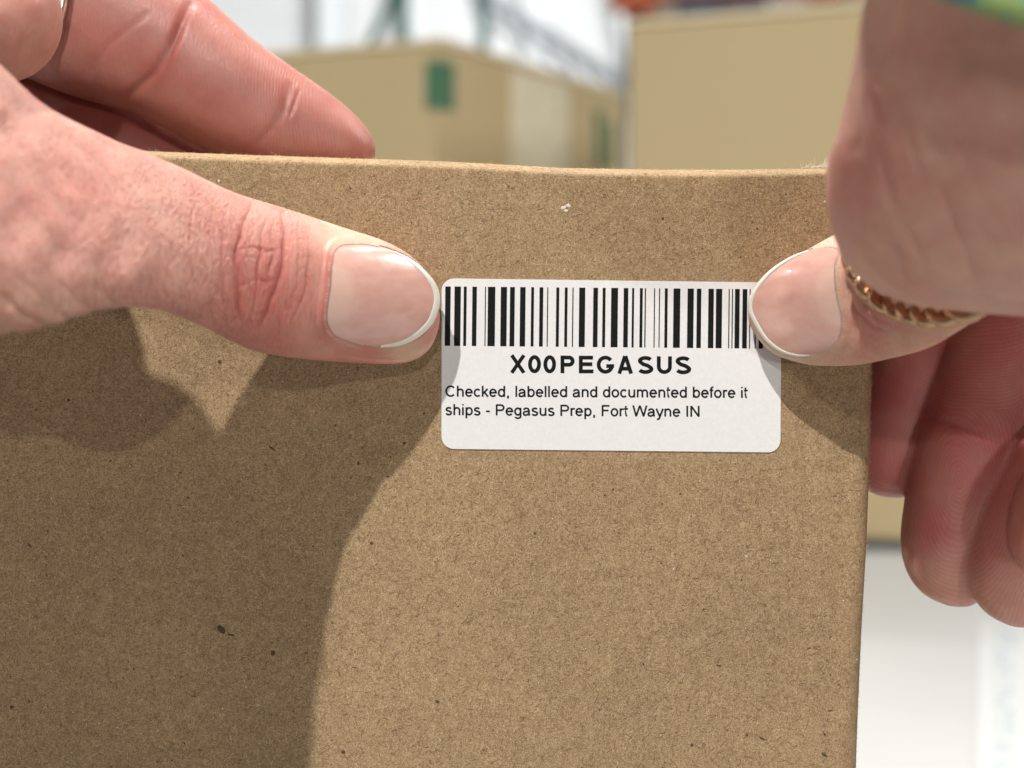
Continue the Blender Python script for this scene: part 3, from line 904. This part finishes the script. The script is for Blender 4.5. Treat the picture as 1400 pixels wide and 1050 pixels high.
# four fingers hanging down beside the box
B.loft([(1420,330,1560,560,20,9),(1330,370,1410,560,20,9),(1215,430,1330,520,19,9),(1182,500,1290,540,18,8.6),(1166,560,1277,590,18,8.3),(1158,610,1262,640,18,7.8),(1163,645,1251,662,18,6.6),(1180,667,1245,675,18,4.6),(1203,679,1233,681,18,1.5)], ring=44, ex=2.1)
B.loft([(1400,330,1640,430,14,9),(1330,390,1520,470,13,9),(1300,450,1452,500,11,9),(1277,520,1428,560,10,8.8),(1256,600,1398,622,9,8.4),(1241,670,1376,690,9,8.1),(1233,735,1357,755,9,7.6),(1240,780,1348,795,9,6.4),(1262,812,1340,818,9,4.4),(1295,829,1325,830,9,1.4)], ring=44, ex=2.1)
B.loft([(1480,420,1680,520,6,9),(1428,520,1580,580,4,9),(1388,610,1530,640,2,8.8),(1345,700,1490,720,1,8.4),(1324,770,1462,790,1,7.8),(1330,812,1450,826,1,6.4),(1350,840,1432,850,1,4.2),(1382,857,1412,858,1,1.4)], ring=44, ex=2.1)
B.loft([(1530,520,1680,600,-2,8),(1450,590,1580,640,-6,8),(1402,650,1530,680,-8,7.6),(1384,712,1505,730,-9,7),(1384,748,1490,768,-9,5.6),(1396,772,1470,786,-9,3.6),(1415,784,1450,788,-9,1)], ring=40, ex=2.1)
meR = fuse('hand_skin', B, 0.55, 5, lambda X, Y, V, n: (X > 1010) & (X < 1415) & (Y > -15) & (Y < 870) & (n[:, 1] < 0.25))
V = coords_of(meR); nr = normals_of(meR); X, Y = to_px(V)
frontf = smooth01((0.15-nr[:, 1])/0.5)
mass = (V[:, 1] < -31) & (Y < 440)
isth = (V[:, 1] < 4) & (Y < 508) & ~mass & ((X < 1200) | (V[:, 1] < -12))
fing = ~mass & ~isth & (Y > 400)
NRO = [(1146,343),(1141,362),(1141,385),(1144,410),(1150,435),(1150,456),(1140,472),(1125,482),(1107,487),(1087,487.5),(1067,482),(1047,467),(1032,445),(1023,424),(1025,405),
       (1037,385),(1055,367),(1080,351),(1105,342),(1128,338)]
def nailR(px, py):
    ax, ay = 1150, 405; ux, uy = -0.97, 0.20
    s_ = ((px-ax)*ux+(py-ay)*uy)*0.11; t = (-(px-ax)*uy+(py-ay)*ux)*0.11
    R = 10.0
    return -17.6 + 0.52*s_ + 0.02*s_*s_ + R*0.72*(1-math.sqrt(max(0.02, 1-(t/R)**2)))
OR = dense_closed(NRO, 8)
ins = inside(X, Y, OR) & isth & (nr[:, 1] < 0.1)
dn, _ = seg_dist(X, Y, [tuple(q) for q in np.vstack([OR, OR[:1]])[::3]])
Dp = np.vectorize(nailR)(np.clip(X, 1010, 1175), np.clip(Y, 325, 500))
near = (dn < 28) & isth & ~ins & (nr[:, 1] < 0.2) & (X < 1185)
V[ins, 1] = np.maximum(V[ins, 1], Dp[ins]+0.16)
wn = smooth01(1-dn/28)*near
prox = smooth01((X-1090)/40)
lip = ins & (dn < 2.6) & (X > 1105)
V[lip, 1] = Dp[lip]-0.05
target = Dp + 0.05 - 0.11*prox*np.exp(-(dn/4.0)**2) - 0.32*np.exp(-((dn-9)/5.5)**2)*prox + 0.9*smooth01((Y-470)/25)*smooth01(dn/14)
V[:, 1] = np.where(near, V[:, 1]*(1-wn*.95)+target*wn*.95, V[:, 1])
H = np.zeros(len(V)); red = np.zeros(len(V))
for pts, dep, wd in (([(1158,395),(1170,425),(1195,447),(1213,452)], .25, 3), ([(1165,380),(1178,412),(1200,436),(1225,446)], .22, 3), ([(1175,370),(1188,402),(1212,430)], .16, 3),
                     ([(1160,440),(1178,455),(1205,462)], .10, 3), ([(1230,478),(1265,468),(1295,455)], .15, 4)):
    d, t = seg_dist(X, Y, pts); k = np.exp(-(d/wd)**2)*isth*np.sin(np.pi*np.clip(t*.9+.05, 0, 1)); H -= dep*k; red += dep*.8*np.exp(-(d/(wd*2))**2)*isth
for pts, dep, wd in (([(1268,569),(1310,580),(1350,595),(1385,608)], .32, 6), ([(1280,600),(1330,606),(1370,618)], .12, 5)):
    d, t = seg_dist(X, Y, pts); k = np.exp(-(d/wd)**2)*fing*np.sin(np.pi*np.clip(t*.9+.05, 0, 1))**.5; H -= dep*k; red += dep*np.exp(-(d/(wd*2.2))**2)*fing
# long soft folds of the bent thumb root
r3 = random.Random(8)
for k in range(34):
    x = r3.uniform(1165, 1400); y = r3.uniform(40, 330); L = r3.uniform(60, 150); sl = 0.18+(x-1160)/240*.36+r3.gauss(0, .05)
    pts = [(x, y), (x+L*.5*sl*.8, y+L*.5), (x+L*sl*1.15, y+L)]
    d, t = seg_dist(X, Y, pts); kk = np.exp(-(d/r3.uniform(3, 6))**2)*mass*np.sin(np.pi*np.clip(t*.96+.02, 0, 1)); H -= r3.uniform(.12, .32)*kk; red += .10*kk
d, t = seg_dist(X, Y, [(1245,-10),(1222,60),(1203,112)]); H += .9*np.exp(-(d/11)**2)*mass      # tendon
d, t = seg_dist(X, Y, [(1195,120),(1178,170),(1165,200)]); H -= .5*np.exp(-(d/14)**2)*mass
H += .25*SineNoise(5, 16)(V)*mass
V = V + nr*(H*frontf)[:, None]
# whorls on the finger pads
ph = np.zeros(len(V)); amp = np.zeros(len(V))
lam = 4.8
in1 = fing & (V[:, 1] > 12.0); in2 = fing & ~in1 & (X < 1410)
ph = np.where(V[:, 1] > 12, np.hypot((X-1215)*1.0, (Y-600)*.8), np.where(Y < 560, 150+Y+0.0018*(X-1340)**2*2, np.hypot((X-1312)*1.15, (Y-655)*.62)))*2*np.pi/lam + 3.2*SineNoise(77, 14)(V)
amp = (fing & (X > 1180)).astype(float)*smooth01((-nr[:, 1]-.02)/.3)*1.15
base = np.array([0.64, 0.39, 0.30]); redc = np.array([0.50, 0.155, 0.145]); pale = np.array([0.68, 0.47, 0.345])
kr = np.zeros(len(V)); kr += np.where(fing, .72, 0) + np.where(mass, .18, 0)
kr += .32*fing*0.4  # fingers redder still, partly standing in for shade
kr += .4*np.exp(-(((X-1165)/28)**2+((Y-225)/90)**2))*mass
kr += .35*np.exp(-(((X-1190)/40)**2+((Y-440)/45)**2))*isth + .6*np.clip(red, 0, 1)
kr -= .42*smooth01((Y-700)/110)*fing + .2*smooth01((Y-640)/40)*(fing & (V[:, 1] > 12))  # paler finger tips: light bounced off the table, put into the colour
kr = np.clip(kr+SineNoise(31, 10)(V)*.08, 0, 1)[:, None]
tone = np.tile(base, (len(V), 1))*(1-kr)+redc*kr
pk = (smooth01((1160-X)/60)*isth*.7)[:, None]; tone = tone*(1-pk)+pale*pk
cut = (np.exp(-((dn-2.5)/1.8)**2)*near*smooth01((X-1120)/20)*(0.5+0.5*np.sin(Y*.8+3*np.sin(Y*.27))))[:, None]*.55
tone = tone*(1-cut)+np.array([.72, .52, .42])*cut
lines = np.where(mass, .4, np.where(isth, .35, .12))
SKIN_R = skin_mat('skin_right', -0.15, .5)
finish_hand(meR, V, tone, ph, amp, lines, SKIN_R, hr)
make_nail(NRO, nailR, hr, 8, 18, lambda t: 6.0*math.sin(math.pi*min(1, max(0, t*0.94+.03)))**.5)
tag(hr, 'hand coming down from the right, thumb tip covering the right end of the sticker', 'hand')

# fine hairs along the wrist outline
HAIR = plain('pale_hair', (.75, .62, .48), .5)
vs, fs = [], []
for k in range(70):
    py = random.uniform(10, 235); px = interp(py, [(0,1195),(60,1184),(118,1172),(168,1159),(203,1145),(250,1141)]) + random.uniform(0, 26)
    hair(P(px, py, interp(py, [(0,-84),(60,-77),(118,-71),(203,-65),(250,-62)])), (-1, random.gauss(-.2, .3), random.gauss(.45, .35)), random.uniform(.6, 2.0), .05, .1)
o = link_mesh('wrist_hair', vs, fs, HAIR); adopt(hr, o); o['kind'] = 'stuff'

# ------------------------------------------------------------------ rings
def metal(name, col, rough):
    m, nt, p = new_mat(name)
    n_ = noise(nt, mm_coords(nt), 1.5, 3)
    nt.links.new(ramp(nt, n_, [(0.3, [c*.8 for c in col]), (0.7, col)]), p.inputs['Base Color'])
    p.inputs['Metallic'].default_value = 1; p.inputs['Roughness'].default_value = rough
    return m
def rope(path, r_strand, r_off, turns, mat, name, sides=10, strands=2, closed=False):
    path = np.asarray(path, float); n = len(path)
    T = np.roll(path, -1, 0)-np.roll(path, 1, 0) if closed else np.gradient(path, axis=0)
    T /= np.linalg.norm(T, axis=1)[:, None]
    objs = []
    seg = np.linalg.norm(np.diff(path, axis=0), axis=1); s = np.r_[0, np.cumsum(seg)]/seg.sum()
    ctr = path.mean(0)
    for j in range(strands):
        vs, fs = [], []
        for i in range(n):
            nrm = path[i]-ctr; nrm -= T[i]*np.dot(nrm, T[i]); nrm /= np.linalg.norm(nrm); bi = np.cross(T[i], nrm)
            ang = 2*math.pi*(turns*s[i] + j/strands)
            c = path[i] + r_off*(nrm*math.cos(ang)+bi*math.sin(ang))
            for k in range(sides):
                t = 2*math.pi*k/sides
                vs.append(c + r_strand*(nrm*math.cos(t)+bi*math.sin(t)))
        m = n if closed else n-1
        for i in range(m):
            i2 = (i+1) % n
            for k in range(sides):
                k2 = (k+1) % sides; fs.append((i*sides+k, i*sides+k2, i2*sides+k2, i2*sides+k))
        objs.append(link_mesh(name, vs, fs, mat, smooth=True))
    return objs
GOLD = metal('rose_gold', (0.66, 0.43, 0.27), 0.26)
SILVER = metal('pale_gold', (0.80, 0.74, 0.67), 0.2)
# twisted ring: a closed loop round the root of the thumb, lower left arc in view
vis = catmull([(1160,338,-22),(1169,372,-26),(1188,399,-28.5),(1214,419,-31),(1245,430,-35.5),(1276,434,-39.5),(1306,431,-42.5),(1332,424,-44.5)], 20)
vis3 = np.array([P(a, b, c) for a, b, c in vis])
back = catmull(np.array([vis3[-1], vis3[-1]+[6,3,7], (vis3[-1]+vis3[0])/2+[9,2,13], vis3[0]+[6,2,9], vis3[0]+[1.5,1,5], vis3[0]]), 10)[1:-1]
loop = np.vstack([vis3, back])
ring = empty('ring', loop.mean(0))
st = rope(loop, 0.80, 0.58, 13, GOLD, 'ring_strand', closed=True)
adopt(ring, *st)
tag(ring, 'twisted rose gold rope ring round the thumb of the right hand', 'ring')
# plain band on the finger at the top left
cl = P(88, -40, 18); th_ = np.linspace(0, 2*math.pi, 97)[:-1]
ax1 = P(84, 2, 9) - P(120, -130, 9); 
pt = [P(60, 62, 9.0), P(74, 38, 7.6), P(82, 12, 7.0), P(88, -25, 7.0), P(96, -70, 8.0), P(108, -120, 11)]
pt = list(catmull(np.array(pt), 10)); bk = list(catmull(np.array([P(112,-120,11), P(124,-140,20), P(110,-60,30), P(90,30,30), P(64,66,20), P(60,62,9.0)]), 8))[1:-1]
lp = np.array(pt+bk)
ring2 = empty('ring', lp.mean(0))
T = np.roll(lp, -1, 0)-np.roll(lp, 1, 0); T /= np.linalg.norm(T, axis=1)[:, None]; ctr = lp.mean(0)
vs, fs = [], []; sides = 12
for i in range(len(lp)):
    nrm = lp[i]-ctr; nrm -= T[i]*np.dot(nrm, T[i]); nrm /= np.linalg.norm(nrm); bi = np.cross(T[i], nrm)
    for k in range(sides):
        t = 2*math.pi*k/sides; vs.append(lp[i]+.55*nrm*math.cos(t)+1.0*bi*math.sin(t))
for i in range(len(lp)):
    for k in range(sides):
        i2, k2 = (i+1) % len(lp), (k+1) % sides; fs.append((i*sides+k, i*sides+k2, i2*sides+k2, i2*sides+k))
o = link_mesh('band', vs, fs, SILVER, smooth=True); adopt(ring2, o)
tag(ring2, 'smooth thin pale gold ring on a finger at the top left', 'ring')

# patterned cuff of the sleeve on the right wrist
CUFF, nt, p = new_mat('patterned_cloth')
v = mm_coords(nt)
vo = N(nt, 'ShaderNodeTexVoronoi'); vo.inputs['Scale'].default_value = 0.34; nt.links.new(v, vo.inputs['Vector'])
sep = N(nt, 'ShaderNodeSeparateColor'); nt.links.new(vo.outputs['Color'], sep.inputs[0])
rc = N(nt, 'ShaderNodeValToRGB'); rc.color_ramp.interpolation = 'CONSTANT'
cols_ = [(0, (.06, .14, .40)), (.22, (.18, .44, .20)), (.5, (.04, .30, .27)), (.74, (.30, .42, .15)), (.88, (.08, .24, .42))]
while len(rc.color_ramp.elements) < 5: rc.color_ramp.elements.new(.5)
for e, (a, c) in zip(rc.color_ramp.elements, cols_): e.position = a; e.color = (*c, 1)
nt.links.new(sep.outputs[0], rc.inputs['Fac']); nt.links.new(rc.outputs['Color'], p.inputs['Base Color'])
p.inputs['Roughness'].default_value = .9
vs, fs = [], []; nR = 96
ax_pts = catmull([(66,-84.6,39.0,39,32),(68.5,-90.5,50,39,32),(77,-101,64,39,33),(88,-118,80,38,33),(99,-142,100,38,33),(112,-174,134,39,34),(124,-206,172,41,35)], 6)
for j, st_ in enumerate(ax_pts):
    c_ = st_[:3]; d_ = ax_pts[min(len(ax_pts)-1, j+1)][:3]-ax_pts[max(0, j-1)][:3]
    if j < 3: d_ = np.array([.1, -.4, .9])
    d_ = d_/np.linalg.norm(d_); a_ = np.cross(d_, (0, 1, 0)); a_ /= np.linalg.norm(a_); b_ = np.cross(a_, d_)
    for k in range(nR):
        t = 2*math.pi*k/nR; fold = 1+.018*math.sin(5*t+j*.5)+.012*math.sin(11*t-j*.9)
        vs.append(c_+(a_*st_[3]*math.cos(t)+b_*st_[4]*math.sin(t))*fold + (d_*0.5*math.sin(7*t) if j == 0 else 0))
for j in range(len(ax_pts)-1):
    for k in range(nR): k2 = (k+1) % nR; fs.append((j*nR+k, j*nR+k2, (j+1)*nR+k2, (j+1)*nR+k))
cuff = link_mesh('sleeve_cuff', vs, fs, CUFF, smooth=True)
sm = cuff.modifiers.new('t', 'SOLIDIFY'); sm.thickness = 0.0012; sm.offset = 1
tag(cuff, 'blue and green patterned sleeve cuff at the wrist in the top right corner', 'sleeve')

# ------------------------------------------------------------------ table, boxes and racks behind
TABLE = plain('white_table', (0.54, 0.55, 0.545), 0.45, nscale=0.01, namp=.03)
tb = empty('table', (0, 700, ZB-30))
top = slab('table_top', [(-1100, -40, ZB-0.3), (1300, -40, ZB-0.3), (1300, 2100, ZB-0.3), (-1100, 2100, ZB-0.3)], (0, 0, -28), TABLE, tb)
STEEL = plain('grey_steel', (.35, .36, .37), .4, .6)
for x in (-1040, 1240):
    for y in (0, 2040):
        slab('leg', [(x-20, y-20, ZB-28.4), (x+20, y-20, ZB-28.4), (x+20, y+20, ZB-28.4), (x-20, y+20, ZB-28.4)], (0, 0, -700), STEEL, tb)
tag(tb, 'white work table that the cardboard boxes stand on', 'table')
FLOORM = plain('concrete', (.42, .42, .41), .6, nscale=.002)
fl_ = slab('floor', [(-12000, -3000, -842), (12000, -3000, -842), (12000, 14000, -842), (-12000, 14000, -842)], (0, 0, -50), FLOORM, None)
fl_['kind'] = 'structure'
WALLM = plain('hall_wall_white', (.78, .785, .77), .8, nscale=.0012, namp=.06)
wl = slab('wall', [(-9000, 9000, -842), (9000, 9000, -842), (9000, 9000, 6500), (-9000, 9000, 6500)], (0, 200, 0), WALLM, None)
wl['kind'] = 'structure'
tag(wl, 'pale hall wall far behind the boxes, out of focus', 'wall')

def far_box(pts, ztop, name, label, cat='box'):
    """footprint corners (x,y) from left to right as seen, last ones behind"""
    bx = empty(name, (np.mean([q[0] for q in pts]), np.mean([q[1] for q in pts]), ZB))
    n = len(pts); C_ = np.mean(np.array(pts, float), 0)
    for i in range(n):
        a, b = np.array(pts[i], float), np.array(pts[(i+1) % n], float)
        d = (b-a)/np.linalg.norm(b-a); nrm = np.array([-d[1], d[0]])
        if np.dot(nrm, C_-a) < 0: nrm = -nrm
        a2, b2 = a+d*0.0, b-d*4.2
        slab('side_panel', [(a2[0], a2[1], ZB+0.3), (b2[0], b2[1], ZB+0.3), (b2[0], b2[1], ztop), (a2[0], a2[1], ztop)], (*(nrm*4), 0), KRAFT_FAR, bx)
    # two top flaps with a seam between them
    P_ = [np.array(q, float) for q in pts]
    m1, m2 = (P_[0]+P_[-1])/2, (P_[1]+P_[2])/2
    for q in ((P_[0], P_[1], m2, m1), (m1, m2, P_[2], P_[3])):
        cc = sum(q)/4
        q = [cc+(z-cc)*1.008 for z in q]
        if q[0][1] > P_[0][1]+5 or q[1][1] > P_[1][1]+5: q = [cc+(z-cc)*.985 for z in q]
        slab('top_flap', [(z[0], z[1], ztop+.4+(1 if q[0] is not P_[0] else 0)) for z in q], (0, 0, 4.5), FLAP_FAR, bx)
    tag(bx, label, cat)
    return bx
GREEN = plain('green_print', (.04, .135, .07), .7, nscale=.1)
TAPE = plain('pale_tape', (.62, .56, .42), .35, nscale=.05)
def at(px, D): return ((px-700)/F*D, D-D0)
ztop = 254.0
c0, c1, c2 = at(220, 1340), at(604, 1250), at(853, 1480)
bk_ = (c0[0]+c2[0]-c1[0], c0[1]+c2[1]-c1[1])
lb = far_box([c0, c1, c2, bk_], ztop, 'cardboard_box', 'blurred tan cardboard box with a green printed mark at its corner')
def on_face(a, b, t0, t1, z0, z1, mat, name, parent, proud=1.0):
    a, b = np.array(a, float), np.array(b, float); d = b-a; nrm = np.array([d[1], -d[0]]); nrm /= np.linalg.norm(nrm)
    if nrm[1] > 0: nrm = -nrm
    q0, q1 = a+d*t0+nrm*proud, a+d*t1+nrm*proud
    return slab(name, [(q0[0], q0[1], z0), (q1[0], q1[1], z0), (q1[0], q1[1], z1), (q0[0], q0[1], z1)], (nrm[0]*-.8, nrm[1]*-.8, 0), mat, parent)
zrow = lambda row, D: (525-row)/F*D
on_face(c0, c1, .947, .999, zrow(150, 1255), zrow(84, 1255), GREEN, 'printed_mark', lb)
on_face(c1, c2, .001, .055, zrow(150, 1255), zrow(84, 1255), GREEN, 'printed_mark', lb)
on_face(c1, c2, .34, .66, ZB+2, ztop-3, TAPE, 'packing_tape', lb)
on_face(c1, c2, .82, .86, zrow(225, 1440), zrow(150, 1440), GREEN, 'printed_mark', lb)
on_face(c1, c2, .90, .93, zrow(225, 1450), zrow(165, 1450), GREEN, 'printed_mark', lb)
d0, d1 = at(861, 1190), at(1290, 1112)
dv = np.array(d1)-np.array(d0); pn = np.array([-dv[1], dv[0]])/np.linalg.norm(dv)*260
far_box([d0, d1, tuple(np.array(d1)+pn), tuple(np.array(d0)+pn)], ztop, 'cardboard_box', 'blurred large plain tan cardboard box behind the wrist on the right')
gap_strip = slab('shade_strip', [(d0[0]-30, d0[1]-6, ZB+.2), (d1[0]+20, d1[1]-6, ZB+.2), (d1[0]+20, d1[1]+4, ZB+.2), (d0[0]-30, d0[1]+4, ZB+.2)], (0, 0, 7), plain('shade_strip_dark', (.03, .035, .04), .7), None)  # dark strip drawn where there is only the shade under the box
tag(gap_strip, 'thin dark strip standing in for the shade under the far right box', 'strip')
# paper sheet on the table at lower right
def tpt(px, row, lift=0.6):
    D = -(ZB)*F/(row-525); return np.array([(px-700)/F*D, D-D0, ZB+lift])
PAPER = plain('white_paper', (.60, .61, .61), .6)
BLUE = plain('faint_blue_print', (.30, .42, .48), .6)
ps = empty('paper_sheet', tpt(1500, 950))
s1 = slab('sheet', [tpt(1337, 852), tpt(1660, 852), tpt(1720, 1250), tpt(1334, 1250)], (0, 0, -.3), PAPER, ps)
V_, F_ = [], []
for k in range(46):
    row = 862+k*5.2
    for c_ in (0, 1):
        if random.random() < .35: continue
        x0 = 1362+c_*14; x1 = x0+random.uniform(4, 12); b = len(V_)
        V_ += [tpt(x0, row, .66), tpt(x1, row, .66), tpt(x1, row+2.6, .66), tpt(x0, row+2.6, .66)]; F_.append((b, b+3, b+2, b+1))
o = link_mesh('faint_print', V_, F_, BLUE); adopt(ps, o); o['kind'] = 'stuff'
tag(ps, 'white paper sheet with faint blue print on the table at the lower right', 'paper')

# pallet racking far behind
RG = plain('rack_green', (.03, .19, .16), .5); RO = plain('rack_orange', (.62, .12, .03), .5); RD = plain('dark_steel', (.04, .045, .05), .5, .3); RGY = plain('roof_steel_grey', (.33, .34, .36), .5)
def bar(a, b, wd, mat, name, parent):
    a, b = np.array(a, float), np.array(b, float); d = b-a; d /= np.linalg.norm(d)
    s_ = np.cross(d, (0, 1, 0)); s_ /= np.linalg.norm(s_); u = np.cross(s_, d)
    q = [a+s_*wd/2-u*wd/2, a+s_*wd/2+u*wd/2, a-s_*wd/2+u*wd/2, a-s_*wd/2-u*wd/2]
    return slab(name, q, b-a, mat, parent)
def far(px, py, D): return np.array([(px-700)/F*D, D-D0, (525-py)/F*D])
DR = 3800
rk = empty('pallet_rack', (-100, DR-D0, -842))
for px in (551, 661):
    a = far(px, 0, DR); bar((a[0], a[1], -842), (a[0], a[1], 1500), 26, RG, 'upright', rk)
bar(far(498, 78, DR+30), far(549, -30, DR+30), 20, RG, 'brace', rk)
bar(far(555, 300, DR+30), far(655, 120, DR+30), 20, RG, 'brace', rk)
bar(far(555, -20, DR+30), far(655, -160, DR+30), 20, RG, 'brace', rk)
tag(rk, 'blurred dark green pallet rack uprights behind the tan box', 'rack')
rk2 = empty('pallet_rack', (350, DR+700-D0, -842))
a = far(868, 0, DR+500); bar((a[0], a[1], -842), (a[0], a[1], 1500), 46, RD, 'upright', rk2)
a = far(1215, 0, DR+500); bar((a[0], a[1], -842), (a[0], a[1], 1500), 46, RD, 'upright', rk2)
bar(far(836, 2, DR+440), far(896, 2, DR+440), 50, RO, 'beam', rk2)
bar(far(836, -20, DR+480), far(1215, -26, DR+480), 60, RO, 'beam', rk2)
tag(rk2, 'blurred rack with a dark upright and orange beam above the right box', 'rack')
bm_ = empty('roof_beam', far(780, 60, 6000))
o = bar(far(640, -20, 5400), far(905, 150, 6400), 40, RGY, 'girder', bm_)
o = bar(far(640, 10, 5600), far(905, 185, 6600), 16, RGY, 'girder', bm_)
for k in range(9):
    t0 = k/9; a_ = far(640, -20, 5400)*(1-t0)+far(905, 150, 6400)*t0; t1 = (k+.5)/9; b_ = far(640, 10, 5600)*(1-t1)+far(905, 185, 6600)*t1
    bar(a_, b_, 12, RGY, 'web', bm_)
tag(bm_, 'blurred grey steel roof girder sloping down behind the boxes', 'girder')
# hall structure on the far wall: columns, roof braces, dark strip of ceiling
GW = plain('painted_steel_white', (.70, .72, .72), .5)
for px in (455, 735):
    a = far(px, 0, 8900); c_ = empty('wall_column', (a[0], a[1], -842))
    bar((a[0], a[1], -842), (a[0], a[1], 6400), 150, GW, 'post', c_)
    bar((a[0]-420, a[1]-90, 6300), (a[0]+560, a[1]-90, 1350), 70, GW, 'brace', c_)
    tag(c_, {455: 'blurred pale steel wall column with a slanting brace between the left finger and the green rack', 735: 'blurred pale steel wall column with a slanting brace above the right side of the tan box'}[px], 'column', 'steel columns along the hall wall')
# goods standing on the far rack, seen as soft patches above the right box
sh_ = slab('shelf_board', [tuple(far(880, 27, DR+430)), tuple(far(1400, 27, DR+430)), tuple(far(1400, 27, DR+430)+[0, 600, 0]), tuple(far(880, 27, DR+430)+[0, 600, 0])], (0, 0, -30), plain('shelf_wood', (.42, .33, .22), .8), rk2)
for px, wd_, col, nm, lb_ in ((905, 36, (.55, .5, .42), 'carton', 'blurred beige carton on the far shelf beside the orange beam'),
                              (958, 50, (.12, .2, .28), 'crate', 'blurred slate blue crate on the far shelf'),
                              (1020, 60, (.16, .2, .26), 'crate', 'blurred grey blue crate on the far shelf beside the white carton'),
                              (1085, 40, (.75, .75, .72), 'carton', 'blurred white carton on the far shelf'),
                              (1130, 34, (.62, .3, .22), 'carton', 'blurred reddish carton on the far shelf'),
                              (1172, 36, (.75, .75, .72), 'carton', 'blurred white carton on the far shelf next to the wrist')):
    D = DR+520
    a_, b_ = far(px-wd_/2, 25, D), far(px+wd_/2, 25, D); hgt = 190
    mt = plain(nm+'_colour', col, .7)
    o = slab(nm, [tuple(a_), tuple(b_), tuple(b_+[0, 200, 0]), tuple(a_+[0, 200, 0])], (0, 0, hgt), mt, None)
    tag(o, lb_, nm)
